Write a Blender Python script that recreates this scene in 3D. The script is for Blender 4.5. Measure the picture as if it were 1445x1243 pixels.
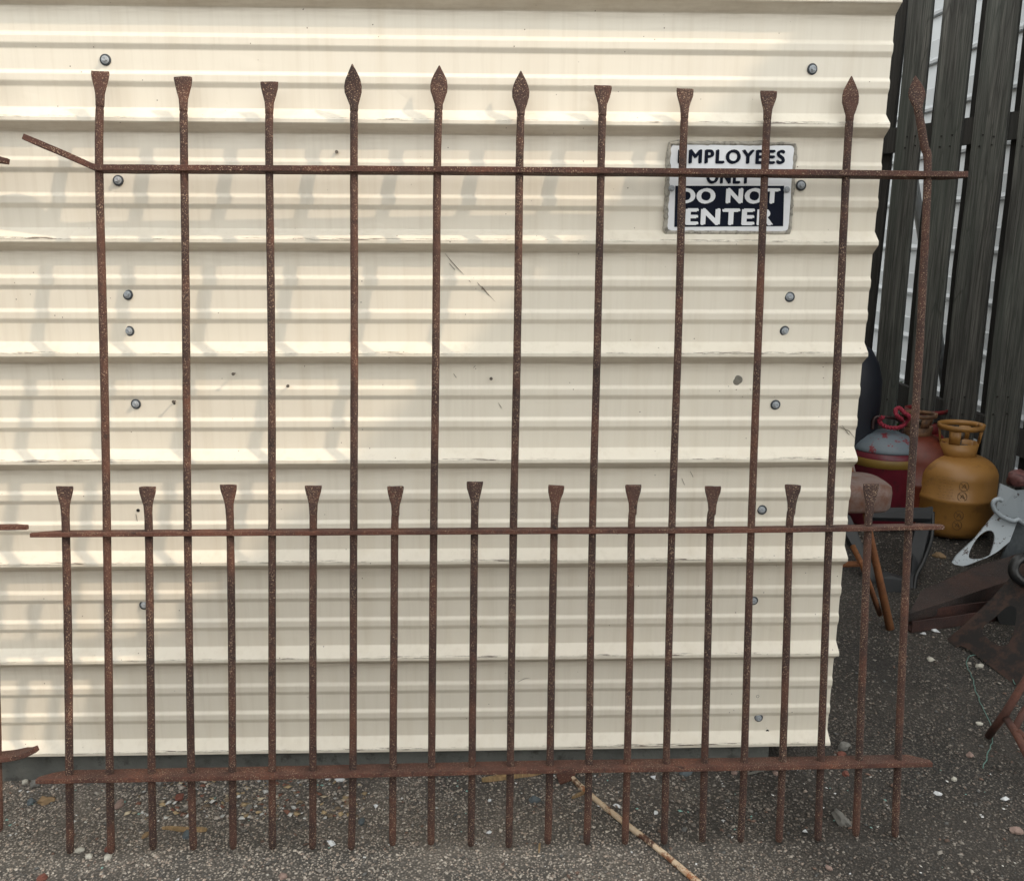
import bpy, bmesh, math, random
import numpy as np
from mathutils import Vector, Matrix, noise

random.seed(7)
rng = np.random.default_rng(11)
sc = bpy.context.scene
for o in list(bpy.data.objects):
    bpy.data.objects.remove(o)

# ------------------------------------------------------------------ camera
PW, PH, F = 1445.0, 1243.0, 1243.0
PITCH, YAW, ROLL = math.radians(13.197), math.radians(1.849), math.radians(0.259)
CAM = Vector((0, 0, 1.65))
FW = Vector((math.sin(YAW)*math.cos(PITCH), math.cos(YAW)*math.cos(PITCH), -math.sin(PITCH)))
RT = Vector((math.cos(YAW), -math.sin(YAW), 0)); UP = RT.cross(FW)
R2 = RT*math.cos(ROLL) + UP*math.sin(ROLL); U2 = -RT*math.sin(ROLL) + UP*math.cos(ROLL)
cd = bpy.data.cameras.new('camera'); co = bpy.data.objects.new('camera', cd)
sc.collection.objects.link(co)
co.matrix_world = Matrix(((R2.x, U2.x, -FW.x, CAM.x), (R2.y, U2.y, -FW.y, CAM.y), (R2.z, U2.z, -FW.z, CAM.z), (0, 0, 0, 1)))
cd.sensor_width = 36; cd.lens = 36*F/PW; cd.clip_start = .05; cd.clip_end = 300
sc.camera = co

# ------------------------------------------------------------------ light
SUN = Vector((2.1, -1.0, 2.0)).normalized()
w = bpy.data.worlds.new('World'); sc.world = w; w.use_nodes = True
nt = w.node_tree; nt.nodes.clear()
sky = nt.nodes.new('ShaderNodeTexSky'); sky.sky_type = 'NISHITA'; sky.sun_disc = False
sky.sun_elevation = math.asin(SUN.z); sky.sun_rotation = math.atan2(SUN.x, SUN.y)
sky.air_density = 1.0; sky.dust_density = 1.0; sky.ozone_density = 1.0
bg = nt.nodes.new('ShaderNodeBackground'); bg.inputs[1].default_value = 0.15
ow = nt.nodes.new('ShaderNodeOutputWorld')
hs_ = nt.nodes.new('ShaderNodeHueSaturation'); hs_.inputs['Saturation'].default_value = .22      # milky, hazy sky
mx_ = nt.nodes.new('ShaderNodeMix'); mx_.data_type = 'RGBA'; mx_.blend_type = 'MULTIPLY'; mx_.inputs[0].default_value = 1; mx_.inputs[7].default_value = (1.0, 1.0, .95, 1)
nt.links.new(sky.outputs[0], hs_.inputs['Color']); nt.links.new(hs_.outputs[0], mx_.inputs[6]); hz_ = nt.nodes.new('ShaderNodeMix'); hz_.data_type = 'RGBA'; hz_.inputs[0].default_value = .70; hz_.inputs[7].default_value = (3.36, 3.32, 3.18, 1)   # thin even cloud veil
nt.links.new(mx_.outputs[2], hz_.inputs[6]); nt.links.new(hz_.outputs[2], bg.inputs[0]); nt.links.new(bg.outputs[0], ow.inputs[0])
sl = bpy.data.lights.new('sun', 'SUN'); sl.energy = .62; sl.angle = math.radians(0.9); sl.color = (1, .80, .60)
so = bpy.data.objects.new('sun', sl); sc.collection.objects.link(so)
so.rotation_euler = SUN.to_track_quat('Z', 'Y').to_euler()
sc.view_settings.view_transform = 'Standard'; sc.view_settings.look = 'None'
sc.view_settings.gamma = 1; sc.view_settings.use_curve_mapping = False
sc.view_settings.exposure = 2.08

# ------------------------------------------------------------------ helpers
def ray(px, py):
    return (FW + R2*((px - PW/2)/F) + U2*((PH/2 - py)/F))
def at(px, py, Y):
    d = ray(px, py); return CAM + d*(Y/d.y)
def atX(px, py, X):
    d = ray(px, py); return CAM + d*(X/d.x)
SLOPE, YS = .08, 2.55
def gz(y): return SLOPE*max(0, y - YS)
def ground(px, py):
    d = ray(px, py); p = CAM + d*(-CAM.z/d.z)
    if p.y > YS:
        t = (CAM.z + SLOPE*YS)/(SLOPE*d.y - d.z); p = CAM + d*t
    return p
def onplane(px, py, P, n):
    d = ray(px, py); return CAM + d*((P - CAM).dot(n)/d.dot(n))

WLOC = {}
def thing(name, label, cat, loc=(0, 0, 0), group=None, kind=None):
    o = bpy.data.objects.new(name, None); sc.collection.objects.link(o)
    o.location = loc; o.empty_display_size = .05
    o['label'] = label; o['category'] = cat
    if group: o['group'] = group
    if kind: o['kind'] = kind
    WLOC[o.name] = Vector(loc); return o
def obj(name, me, parent=None, label=None, loc=None):
    o = bpy.data.objects.new(name, me); sc.collection.objects.link(o)
    base = WLOC.get(parent.name, Vector()) if parent else Vector()
    if parent: o.parent = parent
    if loc is not None: o.location = Vector(loc) - base; WLOC[o.name] = Vector(loc)
    else: WLOC[o.name] = base
    if label: o['label'] = label
    return o
def mesh(name, verts, faces, mat, smooth=False):
    me = bpy.data.meshes.new(name); me.from_pydata([tuple(v) for v in verts], [], faces)
    if mat: me.materials.append(mat)
    me.update()
    bm = bmesh.new(); bm.from_mesh(me); bmesh.ops.recalc_face_normals(bm, faces=bm.faces); bm.to_mesh(me); bm.free()
    if smooth: me.polygons.foreach_set('use_smooth', [True]*len(me.polygons))
    return me
def part(name, verts, faces, mat, parent=None, smooth=False, label=None, **tags):
    base = WLOC.get(parent.name, Vector()) if parent else Vector()
    me = mesh(name, [Vector(v) - base for v in verts], faces, mat, smooth)
    o = obj(name, me, parent, label)
    for k, v in tags.items(): o[k] = v
    return o
def solo(name, geo, mat, label, cat, group=None, smooth=False, kind=None):
    """top-level thing that is one mesh, origin at its base centre"""
    vs, fs = geo; vs = [Vector(v) for v in vs]
    c = Vector((sum(v.x for v in vs)/len(vs), sum(v.y for v in vs)/len(vs), min(v.z for v in vs)))
    me = mesh(name, [v - c for v in vs], fs, mat, smooth)
    o = bpy.data.objects.new(name, me); sc.collection.objects.link(o); o.location = c
    if kind: o['kind'] = kind
    if label: o['label'] = label; o['category'] = cat
    if group: o['group'] = group
    return o
def join(*geos):
    V, Fc = [], []
    for v, f in geos:
        n = len(V); V += list(v); Fc += [[i + n for i in q] for q in f]
    return V, Fc
def loft(secs, closed_ring=True, cap=True):
    n = len(secs[0]); V = [p for s in secs for p in s]; Fc = []
    for i in range(len(secs) - 1):
        for k in range(n if closed_ring else n - 1):
            a, b = i*n + k, i*n + (k + 1) % n
            Fc.append([a, b, b + n, a + n])
    if cap: Fc.append(list(range(n))[::-1]); Fc.append([(len(secs) - 1)*n + k for k in range(n)])
    return V, Fc
def tube(path, r, n=10, jit=0.0, cap=True):
    path = [Vector(p) for p in path]; secs = []; N = len(path)
    ref = None
    for i, p in enumerate(path):
        t = (path[min(i + 1, N - 1)] - path[max(i - 1, 0)]).normalized()
        if ref is None: ref = t.orthogonal().normalized()
        ref = (ref - t*ref.dot(t)).normalized(); b = t.cross(ref)
        rr = r[i] if isinstance(r, (list, tuple)) else r
        s = []
        for k in range(n):
            a = 2*math.pi*k/n; q = ref*math.cos(a) + b*math.sin(a)
            j = 1 + jit*noise.noise(p*37 + q*3)
            s.append(p + q*rr*j)
        secs.append(s)
    return loft(secs, cap=cap)
def boxp(o, u, v, w_):
    """box from corner o with edge vectors"""
    o, u, v, w_ = map(Vector, (o, u, v, w_))
    P = [o, o + u, o + u + v, o + v, o + w_, o + u + w_, o + u + v + w_, o + v + w_]
    return P, [[0, 3, 2, 1], [4, 5, 6, 7], [0, 1, 5, 4], [1, 2, 6, 5], [2, 3, 7, 6], [3, 0, 4, 7]]
def box(x0, x1, y0, y1, z0, z1): return boxp((x0, y0, z0), (x1 - x0, 0, 0), (0, y1 - y0, 0), (0, 0, z1 - z0))
def prism(poly, off):
    """polygon of world points extruded along off"""
    n = len(poly); P = [Vector(p) for p in poly] + [Vector(p) + Vector(off) for p in poly]
    return P, [list(range(n))[::-1], list(range(n, 2*n))] + [[i, (i + 1) % n, (i + 1) % n + n, i + n] for i in range(n)]
def holeplate(outer, inner, off):
    from mathutils.geometry import tessellate_polygon
    outer = [Vector(p) for p in outer]; inner = [Vector(p) for p in inner]; off = Vector(off)
    tris = tessellate_polygon([outer, inner]); P = outer + inner; n = len(P); no = len(outer); Fc = []
    P = P + [p + off for p in P]
    for t in tris: Fc.append(list(t)); Fc.append([i + n for i in t][::-1])
    for i in range(no): j = (i + 1) % no; Fc.append([i, j, j + n, i + n])
    for i in range(len(inner)): j = (i + 1) % len(inner); Fc.append([no + i, no + j, no + j + n, no + i + n])
    return P, Fc
def ringplate(outer, inner, off):
    """plate with a hole: outer and inner loops have the same count"""
    n = len(outer); off = Vector(off)
    P = [Vector(p) for p in outer] + [Vector(p) for p in inner]
    P += [p + off for p in P]
    Fc = []
    for i in range(n):
        j = (i + 1) % n
        Fc += [[i, j, n + j, n + i], [2*n + j, 2*n + i, 3*n + i, 3*n + j], [j, i, 2*n + i, 2*n + j], [n + i, n + j, 3*n + j, 3*n + i]]
    return P, Fc
def lathe(prof, c, n=40, tilt=None):
    secs = []
    for r, z in prof:
        s = [Vector((r*math.cos(2*math.pi*k/n), r*math.sin(2*math.pi*k/n), z)) for k in range(n)]
        if tilt: s = [tilt @ p for p in s]
        secs.append([p + Vector(c) for p in s])
    return loft(secs)
def smoothpts(pts, n=8, closed=False):
    pts = [Vector(p) for p in pts]; out = []; N = len(pts)
    rng_ = range(N) if closed else range(N - 1)
    for i in rng_:
        p0 = pts[(i - 1) % N] if closed or i > 0 else pts[0]; p1 = pts[i]; p2 = pts[(i + 1) % N]
        p3 = pts[(i + 2) % N] if closed or i < N - 2 else pts[-1]
        for k in range(n):
            t = k/n
            out.append(.5*((2*p1) + (p2 - p0)*t + (2*p0 - 5*p1 + 4*p2 - p3)*t*t + (3*p1 - p0 - 3*p2 + p3)*t**3))
    if not closed: out.append(pts[-1])
    return out
def stone_geo(c, sx, sy, sz, seed=0, sub=1, sharp=.25, rot=0):
    bm = bmesh.new(); bmesh.ops.create_icosphere(bm, subdivisions=sub, radius=1)
    V = []
    cr, sr = math.cos(rot), math.sin(rot)
    for v in bm.verts:
        p = v.co*(1 + sharp*noise.noise(v.co*1.3 + Vector((seed*7.1, seed*3.3, 0)))*1.6)
        x, y, z = p.x*sx, p.y*sy, p.z*sz
        V.append(Vector((c[0] + x*cr - y*sr, c[1] + x*sr + y*cr, c[2] + z)))
    Fc = [[v.index for v in f.verts] for f in bm.faces]; bm.free()
    return V, Fc

# ------------------------------------------------------------------ materials
class NT:
    def __init__(s, name, rough=.7, metal=0):
        s.m = bpy.data.materials.new(name); s.m.use_nodes = True; s.t = s.m.node_tree
        s.b = s.t.nodes['Principled BSDF']; s.b.inputs['Roughness'].default_value = rough; s.b.inputs['Metallic'].default_value = metal
        s.tc = s.t.nodes.new('ShaderNodeTexCoord'); s.co = s.tc.outputs['Object']
    def n(s, typ, **kw):
        nd = s.t.nodes.new(typ)
        for k, v in kw.items(): setattr(nd, k, v)
        return nd
    def l(s, a, b): s.t.links.new(a, b)
    def map(s, scale=(1, 1, 1), loc=(0, 0, 0)):
        m = s.n('ShaderNodeMapping'); m.inputs['Scale'].default_value = scale; m.inputs['Location'].default_value = loc
        s.l(s.co, m.inputs[0]); return m.outputs[0]
    def noise(s, scale, detail=4, rough=.55, co=None, dist=0):
        nd = s.n('ShaderNodeTexNoise'); nd.inputs['Scale'].default_value = scale; nd.inputs['Detail'].default_value = detail
        nd.inputs['Roughness'].default_value = rough; nd.inputs['Distortion'].default_value = dist
        s.l(co or s.co, nd.inputs['Vector']); return nd.outputs[0]
    def vor(s, scale, co=None, out='Distance', feat='F1'):
        nd = s.n('ShaderNodeTexVoronoi', feature=feat); nd.inputs['Scale'].default_value = scale
        s.l(co or s.co, nd.inputs['Vector']); return nd.outputs[out]
    def ramp(s, fac, stops, interp='LINEAR'):
        r = s.n('ShaderNodeValToRGB'); r.color_ramp.interpolation = interp
        e = r.color_ramp.elements
        while len(e) > 1: e.remove(e[-1])
        e[0].position = stops[0][0]; c = stops[0][1]; e[0].color = (*c, 1) if not isinstance(c, float) else (c, c, c, 1)
        for p, c in stops[1:]:
            x = e.new(p); x.color = (*c, 1) if not isinstance(c, float) else (c, c, c, 1)
        s.l(fac, r.inputs[0]); return r.outputs[0]
    def mix(s, fac, a, b, mode='MIX'):
        m = s.n('ShaderNodeMix', data_type='RGBA', blend_type=mode)
        if isinstance(fac, (int, float)): m.inputs[0].default_value = fac
        else: s.l(fac, m.inputs[0])
        for v, i in ((a, 6), (b, 7)):
            if isinstance(v, tuple): m.inputs[i].default_value = (*v, 1)
            else: s.l(v, m.inputs[i])
        return m.outputs[2]
    def math(s, op, a, b=0.0):
        m = s.n('ShaderNodeMath', operation=op)
        for v, i in ((a, 0), (b, 1)):
            if isinstance(v, (int, float)): m.inputs[i].default_value = v
            else: s.l(v, m.inputs[i])
        return m.outputs[0]
    def color(s, c): s.l(c, s.b.inputs['Base Color']) if not isinstance(c, tuple) else setattr(s.b.inputs['Base Color'], 'default_value', (*c, 1)); return s
    def bump(s, h, dist=.002, strength=1.0):
        b = s.n('ShaderNodeBump'); b.inputs['Distance'].default_value = dist; b.inputs['Strength'].default_value = strength
        s.l(h, b.inputs['Height']); s.l(b.outputs[0], s.b.inputs['Normal']); return s
    def roughv(s, v): s.l(v, s.b.inputs['Roughness']); return s

def rust_mat(name, c1, c2, c3, speck=(.33, .24, .16), amount=.5, sscale=360, rough=.85):
    m = NT(name, rough)
    a = m.noise(9, 5, .6)
    base = m.ramp(a, [(.3, c1), (.52, c2), (.72, c3)])
    b = m.noise(120, 3, .7)
    base = m.mix(m.ramp(b, [(.35, .0), (.7, .75)]), base, c1)
    if amount > 0:
        sp = m.noise(sscale, 2, .5)
        patch = m.noise(14, 4, .6, co=m.map(loc=(3, 7, 1)))
        th = m.math('ADD', sp, m.math('MULTIPLY', m.math('SUBTRACT', patch, .5), .22))
        base = m.mix(m.ramp(th, [(.66 - .1*amount, 0.0), (.70 - .08*amount, 1.0)]), base, speck)
    oi = m.n('ShaderNodeObjectInfo')
    tone = m.math('ADD', m.math('MULTIPLY', oi.outputs['Random'], .22), m.noise(4.5, 4, .6, co=m.map(loc=(1, 5, 2))))
    base = m.mix(m.ramp(tone, [(.60, 0.0), (.80, .40)]), base, c3)          # orange flushes where the scale has flaked off
    base = m.mix(m.ramp(m.noise(30, 5, .7, co=m.map(loc=(8, 2, 6))), [(.60, 0.0), (.68, .7)]), base, tuple(x*.45 for x in c1))   # dark pits
    m.color(base); m.bump(m.math('ADD', m.noise(180, 4, .7), m.math('MULTIPLY', m.noise(45, 3), .8)), .0022, .9)
    return m.m
RUST = rust_mat('rust_iron', (.024, .012, .010), (.052, .024, .017), (.115, .044, .025), speck=(.30, .21, .145), amount=.50)
RUSTR = rust_mat('rust_rail', (.034, .015, .011), (.072, .027, .018), (.135, .048, .026), amount=.30)
RUSTB3 = rust_mat('rust_bottom_rail', (.046, .019, .013), (.095, .036, .023), (.165, .060, .032), amount=.30)
RUSTD = rust_mat('rust_dark_steel', (.018, .013, .012), (.032, .020, .017), (.07, .030, .020), speck=(.11, .09, .08), amount=.2)
RUSTO = rust_mat('rust_orange_bar', (.10, .035, .014), (.20, .075, .025), (.32, .13, .045), amount=0)

RZ0 = 2.2095   # z of the foot of the first visible rib
RP = .3048
def cream_mat():
    m = NT('cream_painted_steel', .42)
    geo_sep = m.n('ShaderNodeSeparateXYZ'); m.l(m.co, geo_sep.inputs[0])
    base = m.mix(m.ramp(m.noise(1.3, 3), [(.3, 0.0), (.7, 1.0)]), (.690, .645, .548), (.662, .618, .530))
    # vertical run-off streaks
    st = m.noise(1.0, 5, .65, co=m.map((42, 42, 1.4)))
    base = m.mix(m.ramp(st, [(.50, 0.0), (.80, .36)]), base, (.47, .415, .33))
    st2 = m.noise(1.0, 4, .6, co=m.map((13, 13, .9), (5, 2, 3)))
    base = m.mix(m.ramp(st2, [(.50, 0.0), (.74, .34)]), base, (.53, .46, .35))
    # grime that sits in the fold under each rib and scuffs on the rib nose
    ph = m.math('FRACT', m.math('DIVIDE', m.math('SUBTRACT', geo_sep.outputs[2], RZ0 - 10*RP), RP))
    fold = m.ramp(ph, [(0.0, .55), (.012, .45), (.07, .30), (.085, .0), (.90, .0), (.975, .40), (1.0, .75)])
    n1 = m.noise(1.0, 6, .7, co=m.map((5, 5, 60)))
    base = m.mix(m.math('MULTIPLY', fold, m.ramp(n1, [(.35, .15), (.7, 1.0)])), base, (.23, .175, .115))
    scuff = m.ramp(ph, [(.096, 0.0), (.103, 1.0), (.118, 1.0), (.124, 0.0)])
    n2 = m.noise(1.0, 5, .75, co=m.map((16, 16, 420)))
    n3 = m.noise(2.1, 2, .5, co=m.map(loc=(9, 1, 4)))
    sm = m.math('MULTIPLY', scuff, m.ramp(m.math('ADD', n2, m.math('MULTIPLY', n3, .35)), [(.74, 0.0), (.78, 1.0)]))
    base = m.mix(sm, base, (.10, .075, .055))
    # fine chips and specks
    v = m.vor(34, out='Distance'); pk = m.noise(8, 2)
    chips = m.math('MULTIPLY', m.ramp(v, [(.045, 1.0), (.065, 0.0)]), m.ramp(pk, [(.52, 0.0), (.56, 1.0)]))
    base = m.mix(chips, base, (.13, .10, .08))
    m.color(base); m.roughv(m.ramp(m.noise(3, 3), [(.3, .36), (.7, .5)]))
    m.bump(m.math('ADD', m.noise(2.2, 2), m.math('MULTIPLY', m.ramp(m.noise(5.5, 2, .5, co=m.map((1, 1, 1.6), (2, 2, 2))), [(.62, 0.0), (.78, 1.0)]), .55)), .005, .4)
    return m.m
CREAM = cream_mat()

def wood_mat(name, a, b, c, grain=30):
    m = NT(name, .88)
    oi = m.n('ShaderNodeObjectInfo')
    mp = m.n('ShaderNodeMapping'); mp.inputs['Scale'].default_value = (1, 1, 1)
    cb = m.n('ShaderNodeCombineXYZ'); m.l(m.math('MULTIPLY', oi.outputs['Random'], 40.0), cb.inputs[2])
    m.l(cb.outputs[0], mp.inputs['Location']); m.l(m.co, mp.inputs[0]); m.co = mp.outputs[0]
    g = m.noise(1.0, 6, .6, co=m.map((grain, grain, .9)), dist=.4)
    g2 = m.noise(1.0, 5, .7, co=m.map((grain*4.5, grain*4.5, 3.2)), dist=.3)
    cath = m.noise(1.0, 2, .5, co=m.map((9, 9, .55)), dist=.8)              # long cathedral figure
    fig = m.math('FRACT', m.math('MULTIPLY', cath, 9.0))
    col = m.ramp(g, [(.25, a), (.5, b), (.78, c)])
    col = m.mix(m.ramp(g2, [(.40, .85), (.56, 0.0)]), col, a)
    col = m.mix(m.ramp(fig, [(.0, .55), (.12, .0), (.93, 0.0), (1.0, .5)]), col, tuple(x*.7 for x in a))
    k = m.vor(2.3, co=m.map((1.6, 1.6, .7)))
    col = m.mix(m.ramp(k, [(.04, .9), (.07, 0.0)]), col, (.008, .007, .006))
    col = m.mix(m.ramp(m.noise(1.2, 4, co=m.map((4, 4, 1))), [(.42, 0.0), (.70, .45)]), col, (b[0]*.8, b[1]*1.02, b[2]*.95))
    br = m.math('ADD', m.math('MULTIPLY', oi.outputs['Random'], .5), .75)
    hs = m.n('ShaderNodeHueSaturation'); m.l(br, hs.inputs['Value']); m.l(col, hs.inputs['Color'])
    m.color(hs.outputs[0]); m.bump(m.math('ADD', g, m.math('MULTIPLY', g2, .6)), .0022, .7)
    return m.m
WOOD = wood_mat('weathered_board', (.020, .020, .018), (.072, .072, .066), (.165, .162, .148))
WOODD = wood_mat('weathered_board_shaded', (.015, .014, .013), (.032, .030, .028), (.055, .053, .05))  # darker copy of the board wood, shade behind the boards put into the colour
SPLINT = wood_mat('splintered_wood', (.14, .085, .04), (.28, .18, .09), (.42, .30, .17), grain=60)

def plain(name, col, rough=.6, metal=0, var=.25, sc_=12, bump=.0, bs=60, dirt=None, damt=.5):
    m = NT(name, rough, metal)
    c2 = tuple(x*(1 - var) for x in col)
    base = m.mix(m.ramp(m.noise(sc_, 5, .6), [(.3, 0.0), (.7, 1.0)]), col, c2)
    if dirt: base = m.mix(m.ramp(m.noise(sc_*1.7, 6, .7, co=m.map(loc=(4, 4, 9))), [(.60 - .2*damt, 0.0), (.72 - .2*damt, 1.0)]), base, dirt)
    m.color(base)
    if bump: m.bump(m.noise(bs, 4, .6), bump, .8)
    return m.m
def asphalt_mat():
    m = NT('asphalt', .9)
    v = m.vor(140, out='Color'); d = m.vor(140)
    hs = m.n('ShaderNodeSeparateColor'); m.l(v, hs.inputs[0])
    agg = m.ramp(hs.outputs[0], [(0.0, (.075, .068, .060)), (.45, (.25, .222, .192)), (.75, (.38, .33, .28)), (1.0, (.54, .47, .39))])
    base = m.mix(m.ramp(d, [(.25, 0.0), (.55, 1.0)]), agg, (.06, .055, .048))
    big = m.noise(2.2, 4, .6)
    base = m.mix(m.ramp(big, [(.38, 0.0), (.68, .55)]), base, (.20, .17, .14))
    oil = m.noise(1.6, 3, .5, co=m.map(loc=(3, 1, 0)))
    base = m.mix(m.ramp(oil, [(.56, 0.0), (.70, .7)]), base, (.04, .036, .032))
    sx_ = m.n('ShaderNodeSeparateXYZ'); m.l(m.co, sx_.inputs[0])          # asphalt gets darker in the passage beside the shed
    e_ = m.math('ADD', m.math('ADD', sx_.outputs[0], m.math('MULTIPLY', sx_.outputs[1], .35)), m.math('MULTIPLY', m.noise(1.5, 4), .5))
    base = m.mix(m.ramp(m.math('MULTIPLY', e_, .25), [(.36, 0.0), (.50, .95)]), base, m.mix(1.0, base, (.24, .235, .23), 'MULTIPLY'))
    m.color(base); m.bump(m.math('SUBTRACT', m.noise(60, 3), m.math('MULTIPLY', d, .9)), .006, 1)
    return m.m
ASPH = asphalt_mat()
def attr_mat(name, rough=.85):
    m = NT(name, rough); a = m.n('ShaderNodeAttribute'); a.attribute_name = 'tint'
    base = m.mix(m.ramp(m.noise(300, 2), [(.3, 0.0), (.7, .35)]), a.outputs['Color'], (.03, .028, .026))
    m.color(base); return m.m
CONC = plain('footing_concrete', (.135, .14, .13), .9, var=.4, sc_=9, bump=.003, bs=90, dirt=(.05, .05, .045), damt=.3)
SIDING = plain('white_vinyl_siding', (.46, .49, .51), .6, var=.10, sc_=3)

# ------------------------------------------------------------------ ground (heightfield) and loose gravel
def build_ground():
    xs = [-60, -20, -8, -4] + [-3 + .12*i for i in range(59)] + [6, 12, 30, 60]
    ys = [-60, -20, -6, -1, .4] + [.8 + .08*i for i in range(70)] + [8, 14, 30, 60]
    V, Fc = [], []
    for y in ys:
        for x in xs:
            z = gz(min(y, 9))
            if -3 < x < 4 and .6 < y < 6.5 : z += .006*noise.noise(Vector((x*2.1, y*2.1, 0))) + .003*noise.noise(Vector((x*9, y*9, 3)))
            V.append((x, y, z))
    n = len(xs)
    for j in range(len(ys) - 1):
        for i in range(n - 1): Fc.append([j*n + i, j*n + i + 1, (j + 1)*n + i + 1, (j + 1)*n + i])
    o = part('ground', V, Fc, ASPH, smooth=True); o['kind'] = 'structure'
build_ground()
def gh(x, y): return gz(y) + .006*noise.noise(Vector((x*2.1, y*2.1, 0))) + .003*noise.noise(Vector((x*9, y*9, 3)))

def scatter(name, N, size, palette, flat, embed, region, label, cat, dens=None, rough=.85, mat=None):
    """many small irregular stones merged into one mesh (8 faces each)"""
    base = np.array([[1, 0, 0], [0, 1, 0], [-1, 0, 0], [0, -1, 0], [0, 0, 1], [0, 0, -1]], float)
    tri = np.array([[0, 1, 4], [1, 2, 4], [2, 3, 4], [3, 0, 4], [1, 0, 5], [2, 1, 5], [3, 2, 5], [0, 3, 5]])
    pos = []
    while len(pos) < N:
        y = region[2] + (region[3] - region[2])*(rng.random()**1.25); hw = .62*y + .12
        x = rng.uniform(max(region[0], -hw), min(region[1], hw + .1))
        if y > 2.46 and x < 1.12: continue
        if dens and rng.random() > dens(x, y): continue
        pos.append((x, y, gh(x, y)))
    P = np.array(pos)
    s = size[0] + (size[1] - size[0])*rng.random(N)**2.2
    sc3 = s[:, None]*np.stack([rng.uniform(.7, 1.3, N), rng.uniform(.7, 1.3, N), flat*rng.uniform(.7, 1.2, N)], 1)
    a = rng.uniform(0, 2*math.pi, N); ca, sa = np.cos(a), np.sin(a)
    V = base[None]*(1 + rng.uniform(-.3, .3, (N, 6, 1))) + rng.uniform(-.22, .22, (N, 6, 3))
    V = V*sc3[:, None, :]
    X = V[:, :, 0]*ca[:, None] - V[:, :, 1]*sa[:, None]; Y = V[:, :, 0]*sa[:, None] + V[:, :, 1]*ca[:, None]
    tl = rng.uniform(-.4, .4, (N, 1)); Z = V[:, :, 2] + X*tl
    V = np.stack([X, Y, Z], 2) + P[:, None, :]; V[:, :, 2] += (s*flat*embed)[:, None]
    T = (tri[None] + (np.arange(N)*6)[:, None, None]).reshape(-1, 3)
    me = bpy.data.meshes.new(name); me.vertices.add(N*6); me.loops.add(N*24); me.polygons.add(N*8)
    me.vertices.foreach_set('co', V.reshape(-1)); me.loops.foreach_set('vertex_index', T.reshape(-1).astype(np.int32))
    me.polygons.foreach_set('loop_start', np.arange(0, N*24, 3, dtype=np.int32)); me.polygons.foreach_set('loop_total', np.full(N*8, 3, np.int32))
    me.update(calc_edges=True)
    ca_ = me.color_attributes.new('tint', 'FLOAT_COLOR', 'POINT')
    pal = np.array(palette); col = pal[rng.integers(0, len(pal), N)]*rng.uniform(.75, 1.25, (N, 1))
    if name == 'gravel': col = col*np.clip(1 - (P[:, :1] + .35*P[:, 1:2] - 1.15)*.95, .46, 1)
    c4 = np.ones((N, 6, 4)); c4[:, :, :3] = col[:, None, :]
    ca_.data.foreach_set('color', c4.reshape(-1))
    me.materials.append(mat or attr_mat(name + '_stone', rough)); o = bpy.data.objects.new(name, me); sc.collection.objects.link(o)
    o['kind'] = 'stuff'; o['label'] = label; o['category'] = cat
    return o
grey = [(.37, .33, .285), (.27, .24, .205), (.48, .43, .37), (.42, .34, .275), (.13, .12, .11), (.50, .445, .38), (.25, .20, .165), (.09, .085, .078)]
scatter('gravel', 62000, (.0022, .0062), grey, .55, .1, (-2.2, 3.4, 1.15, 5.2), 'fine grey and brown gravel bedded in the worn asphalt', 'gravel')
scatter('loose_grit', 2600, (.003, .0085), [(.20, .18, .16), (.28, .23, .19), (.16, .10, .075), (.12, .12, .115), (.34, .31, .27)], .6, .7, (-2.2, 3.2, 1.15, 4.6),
        'loose pale grit lying on the asphalt in front of the shed', 'grit')
def litter_dens(x, y): return 1.0 if (y > 2.2 and y < 2.46) else (.25 if y < 2.3 else .04)
scatter('paint_flakes', 460, (.002, .0062), [(.75, .75, .73), (.8, .8, .8), (.62, .60, .55), (.25, .45, .40)], .12, 3, (-1.7, 2.4, 1.3, 3.6),
        'tiny white paint flakes scattered over the asphalt', 'litter', litter_dens)

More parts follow.
